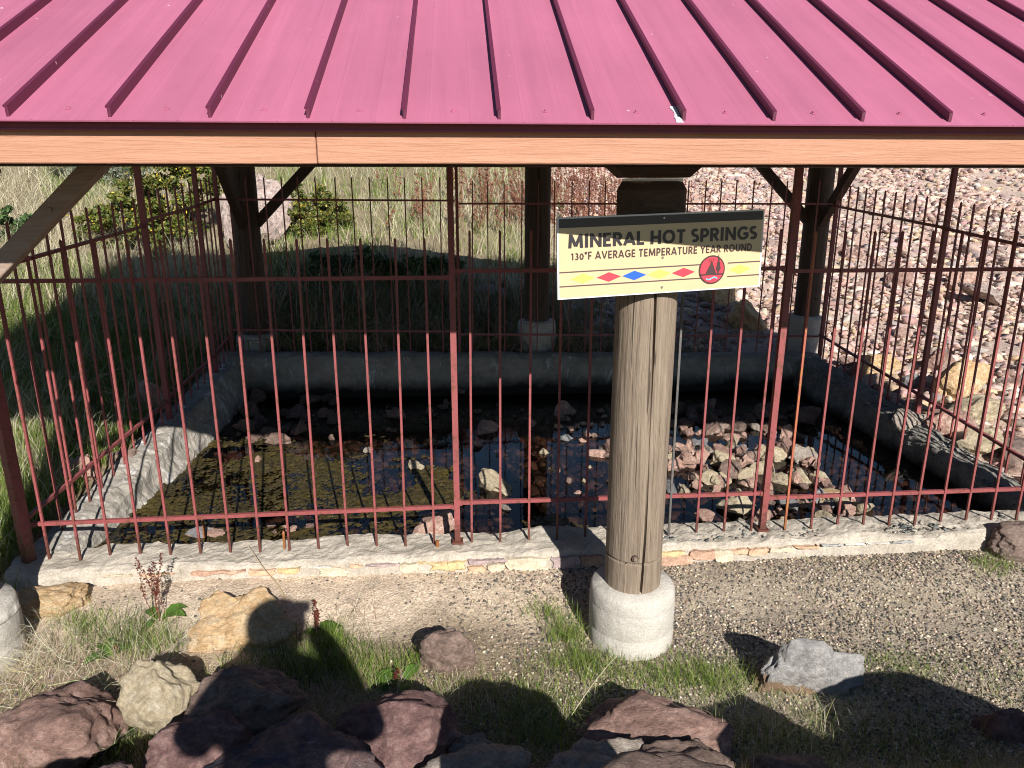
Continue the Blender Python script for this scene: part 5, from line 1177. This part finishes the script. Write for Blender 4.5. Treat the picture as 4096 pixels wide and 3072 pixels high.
# red dock stand behind the pool
rd = random.Random(9); SV = []; ST = []; SC = []; k = 0; P = []; Rr = []; Cc = []
for i in range(330):
    u = rd.gauss(1230, 130) if rd.random() < .8 else rd.uniform(820, 1560); v = rd.uniform(395, 520)
    b = hit(u, v)
    if u > 1500 and rd.random() < .6: continue
    L = rd.uniform(.4, .85); m_ = wander((b.x, b.y, b.z), (rd.gauss(0, .1), rd.gauss(0, .1), 1), L, 6, .05, rd); P.append(m_); Rr.append(.004); Cc.append((.2, .09, .06))
    for j in range(30):
        tt = rd.uniform(.35, 1) * 6; ii_ = min(int(tt), 5); c_ = np.array(m_[ii_]) * (1 - tt + ii_) + np.array(m_[ii_ + 1]) * (tt - ii_) + np.array([rd.gauss(0, .014), rd.gauss(0, .014), 0]); s = rd.uniform(.010, .020); q3 = rd.uniform(.7, 1.3)
        SV += [c_ + (s, 0, -s), c_ + (-s, s, 0), c_ + (-s, -s, 0), c_ + (0, 0, s)]; ST += [(k, k + 1, k + 2), (k, k + 1, k + 3), (k + 1, k + 2, k + 3), (k, k + 2, k + 3)]; k += 4; SC += [(.36 * q3, .16 * q3, .11 * q3)] * 4
V, T, C = stems(P, Rr, Cc, 3)
g = Grass(); g.add(V, T, C); g.add(np.array(SV), np.array(ST), np.array(SC)); g.build('dock_stand', 'dry_stem', 'rusty red dock stalks massed on the slope behind the back fence', 'weeds')
def leafball(cen, rad, n, size, pal, rg, flatten=.75):
    q = rg.normal(size=(n, 3)); q /= np.linalg.norm(q, axis=1)[:, None]; rr = rg.random(n) ** .45
    bumpy = 1 + .28 * np.sin(q[:, 0] * 5 + q[:, 2] * 4) * np.cos(q[:, 1] * 6)
    C = np.array(cen)[None] + q * (rr * bumpy)[:, None] * np.array([rad[0], rad[1], rad[2]])[None]
    a = rg.normal(size=(n, 3)); a /= np.linalg.norm(a, axis=1)[:, None]; b2 = np.cross(a, rg.normal(size=(n, 3))); b2 /= np.linalg.norm(b2, axis=1)[:, None] + 1e-9
    s = rg.uniform(size * .6, size * 1.3, n)[:, None]
    V = np.stack([C - a * s, C + b2 * s * .45, C + a * s, C - b2 * s * .45], 1).reshape(-1, 3)
    T = (np.array([(0, 1, 2), (0, 2, 3)])[None] + (np.arange(n) * 4)[:, None, None]).reshape(-1, 3)
    return V, T, np.repeat(pick(pal, n, .2, rg), 4, 0)
def shrub(u, v, lobes, nleaf, size, pal, label, seed, flowers=0, fl_col=None, name='shrub', bare=.0):
    rg = np.random.default_rng(seed); rd = random.Random(seed); b = hit(u, v); root = empty(name, b, label, 'shrub'); g = Grass(); P = []; f = Grass()
    for (dx, dy, dz, rx, ry, rz) in lobes:
        c_ = (b.x + dx, b.y + dy, b.z + dz)
        for _ in range(26):
            q = rg.normal(size=3); q /= np.linalg.norm(q); q = q * rg.uniform(.35, 1.12) * np.array([rx, ry, rz]); rs = rg.uniform(.16, .34) * max(rx, rz)
            g.add(*leafball(np.array(c_) + q, (rs, rs, rs * .7), nleaf // 14, size, pal, rg))
        for _ in range(12):
            e = np.array(c_) + rg.normal(size=3) * np.array([rx, ry, rz]) * .55; s0 = np.array([b.x + dx * .4 + rd.gauss(0, .05), b.y + dy * .4, b.z - .03]); P.append([s0 * (1 - t_) + e * t_ + np.array([rd.gauss(0, .02), rd.gauss(0, .02), .04 * math.sin(t_ * 3)]) for t_ in np.linspace(0, 1, 7)])
        if flowers: f.add(*leafball((c_[0], c_[1] - ry * .25, c_[2] + rz * .25), (rx * .95, ry * .9, rz * .9), flowers, size * .55, fl_col, rg))
    g.build('foliage', 'leaf', None, None, root)
    V, T, C = stems(P, [.007] * len(P), [(.11, .075, .05)] * len(P), 4); o = np_mesh('branches', V, T, 'dry_stem', C); o.parent = root; o.location = -Vector(b)
    if flowers: f.build('flowers', 'leaf', None, None, root)
    return root
LG = [(.12, .16, .03), (.17, .19, .04), (.08, .12, .025), (.24, .21, .05)]
YF = [(.62, .44, .03), (.70, .50, .05)]
shrub(360, 540, [(0, .1, .75, .5, .45, .5), (-.55, 0, .45, .45, .4, .38), (.35, .3, .95, .4, .4, .4), (.1, -.2, .35, .5, .35, .35), (-.9, -.2, .28, .35, .3, .25)], 1900, .034, LG, 'green leafy shrub with yellow flowers behind the left fence', 61, 110, YF)
shrub(672, 510, [(0, .1, .45, .38, .35, .35), (.3, .1, .3, .34, .3, .28), (-.2, 0, .25, .3, .3, .25)], 1300, .030, LG, 'smaller green shrub with yellow blooms right of the back left post', 62, 40, YF)
shrub(170, 395, [(0, 0, .35, .6, .5, .35), (.5, .2, .3, .5, .4, .3)], 1800, .026, [(.20, .24, .17), (.26, .29, .22), (.16, .19, .13)], 'grey green sagebrush on the left hillside under the beam', 63)
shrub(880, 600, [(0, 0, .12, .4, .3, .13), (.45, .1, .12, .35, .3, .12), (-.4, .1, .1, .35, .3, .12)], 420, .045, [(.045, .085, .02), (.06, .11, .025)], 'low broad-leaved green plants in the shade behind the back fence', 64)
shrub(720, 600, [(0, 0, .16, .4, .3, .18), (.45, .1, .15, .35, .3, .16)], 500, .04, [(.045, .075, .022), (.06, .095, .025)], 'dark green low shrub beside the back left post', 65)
shrub(30, 520, [(0, 0, .2, .3, .3, .2)], 500, .04, [(.08, .14, .05), (.10, .17, .06)], 'broad-leaved green plant on the far left of the hillside', 66)

# ------------------------------------------------------------------ bank behind the viewpoint, whose shadow falls into the picture
for i, (x, y, sx, sy, sz, lab) in enumerate([(2.30, 1.2, .55, .34, .26, 'big brown boulder on the bank to the right of the viewpoint'), (3.5, 1.0, .4, .3, .12, 'brown boulder at the right end of the bank'), (1.55, 1.15, .3, .3, .32, 'brown boulder on the bank just right of the viewpoint'),
        (.45, 1.2, .36, .3, .30, 'low brown boulder on the bank below the viewpoint'), (-2.1, 1.35, .46, .32, .30, 'brown boulder on the bank to the left of the viewpoint'), (-1.2, 1.2, .3, .26, .26, 'small brown boulder on the bank left of the viewpoint')]):
    o = link('boulder', rock_mesh('boulder', 800 + i, 4, .5, 8, .2, .1), 'stone_dark_brown', loc=(x, y, h1(x, y) + sz * .35), smooth=True); o.scale = (sx, sy, sz); tag(o, lab, 'boulder', 'boulders on the bank by the viewpoint')

# ------------------------------------------------------------------ the photographer, standing where the picture is taken
FX, FYp = -.09, -.24; GZp = h1(FX, FYp) + .01
def skin_body(name, joints, edges, mat, parent=None):
    me = bpy.data.meshes.new(name); me.from_pydata([j[0] for j in joints], edges, []); o = bpy.data.objects.new(name, me); COL.objects.link(o)
    md = o.modifiers.new('Skin', 'SKIN'); md.use_smooth_shade = True
    for v, j in zip(me.skin_vertices[0].data, joints): v.radius = j[1]
    me.skin_vertices[0].data[0].use_root = True
    sb = o.modifiers.new('Sub', 'SUBSURF'); sb.levels = 2; sb.render_levels = 2
    dg = bpy.context.evaluated_depsgraph_get(); m2 = bpy.data.meshes.new_from_object(o.evaluated_get(dg)); bpy.data.objects.remove(o)
    return link(name, m2, mat, parent)
z = lambda a: GZp + a
J = [((FX, FYp, z(.95)), (.19, .14)), ((FX, FYp, z(1.2)), (.19, .14)), ((FX, FYp, z(1.40)), (.20, .13)), ((FX, FYp + .01, z(1.50)), (.08, .08)), ((FX, FYp + .03, z(1.61)), (.11, .12)), ((FX, FYp + .03, z(1.70)), (.10, .11)),
     ((FX - .10, FYp, z(.88)), (.11, .11)), ((FX - .12, FYp + .01, z(.48)), (.08, .08)), ((FX - .13, FYp - .02, z(.09)), (.055, .055)), ((FX - .14, FYp + .14, z(.035)), (.05, .035)),
     ((FX + .10, FYp, z(.88)), (.11, .11)), ((FX + .12, FYp + .01, z(.48)), (.08, .08)), ((FX + .13, FYp - .02, z(.09)), (.055, .055)), ((FX + .14, FYp + .14, z(.035)), (.05, .035)),
     ((FX - .22, FYp, z(1.38)), (.10, .10)), ((FX - .33, FYp + .06, z(1.20)), (.085, .085)), ((FX - .16, FYp + .14, z(1.46)), (.065, .065)), ((FX - .05, FYp + .165, z(1.57)), (.05, .05)),
     ((FX + .22, FYp, z(1.38)), (.10, .10)), ((FX + .36, FYp + .06, z(1.20)), (.085, .085)), ((FX + .22, FYp + .14, z(1.46)), (.065, .065)), ((FX + .13, FYp + .165, z(1.57)), (.05, .05))]
E_dges = [(0, 1), (1, 2), (2, 3), (3, 4), (4, 5), (0, 6), (6, 7), (7, 8), (8, 9), (0, 10), (10, 11), (11, 12), (12, 13), (2, 14), (14, 15), (15, 16), (16, 17), (2, 18), (18, 19), (19, 20), (20, 21)]
per = skin_body('person', J, E_dges, 'clothing'); mb = MB(); mb.lathe((FX, FYp + .02, z(1.69)), [(.135, -.10), (.15, -.04), (.15, .0), (.135, .05), (.10, .085), (.04, .10)], 32); hat = mb.build('hat', 'clothing', None, smooth=True); hat.parent = per
tag(per, 'photographer standing on the bank, whose shadow falls on the orange slab', 'person')
mb = MB(); mb.box((-.03, -.032, 2.165), (.15, .009, .075)); tag(mb.build('phone', 'phone_case', None, bevel=.002), 'phone held up by the photographer at the viewpoint', 'phone')
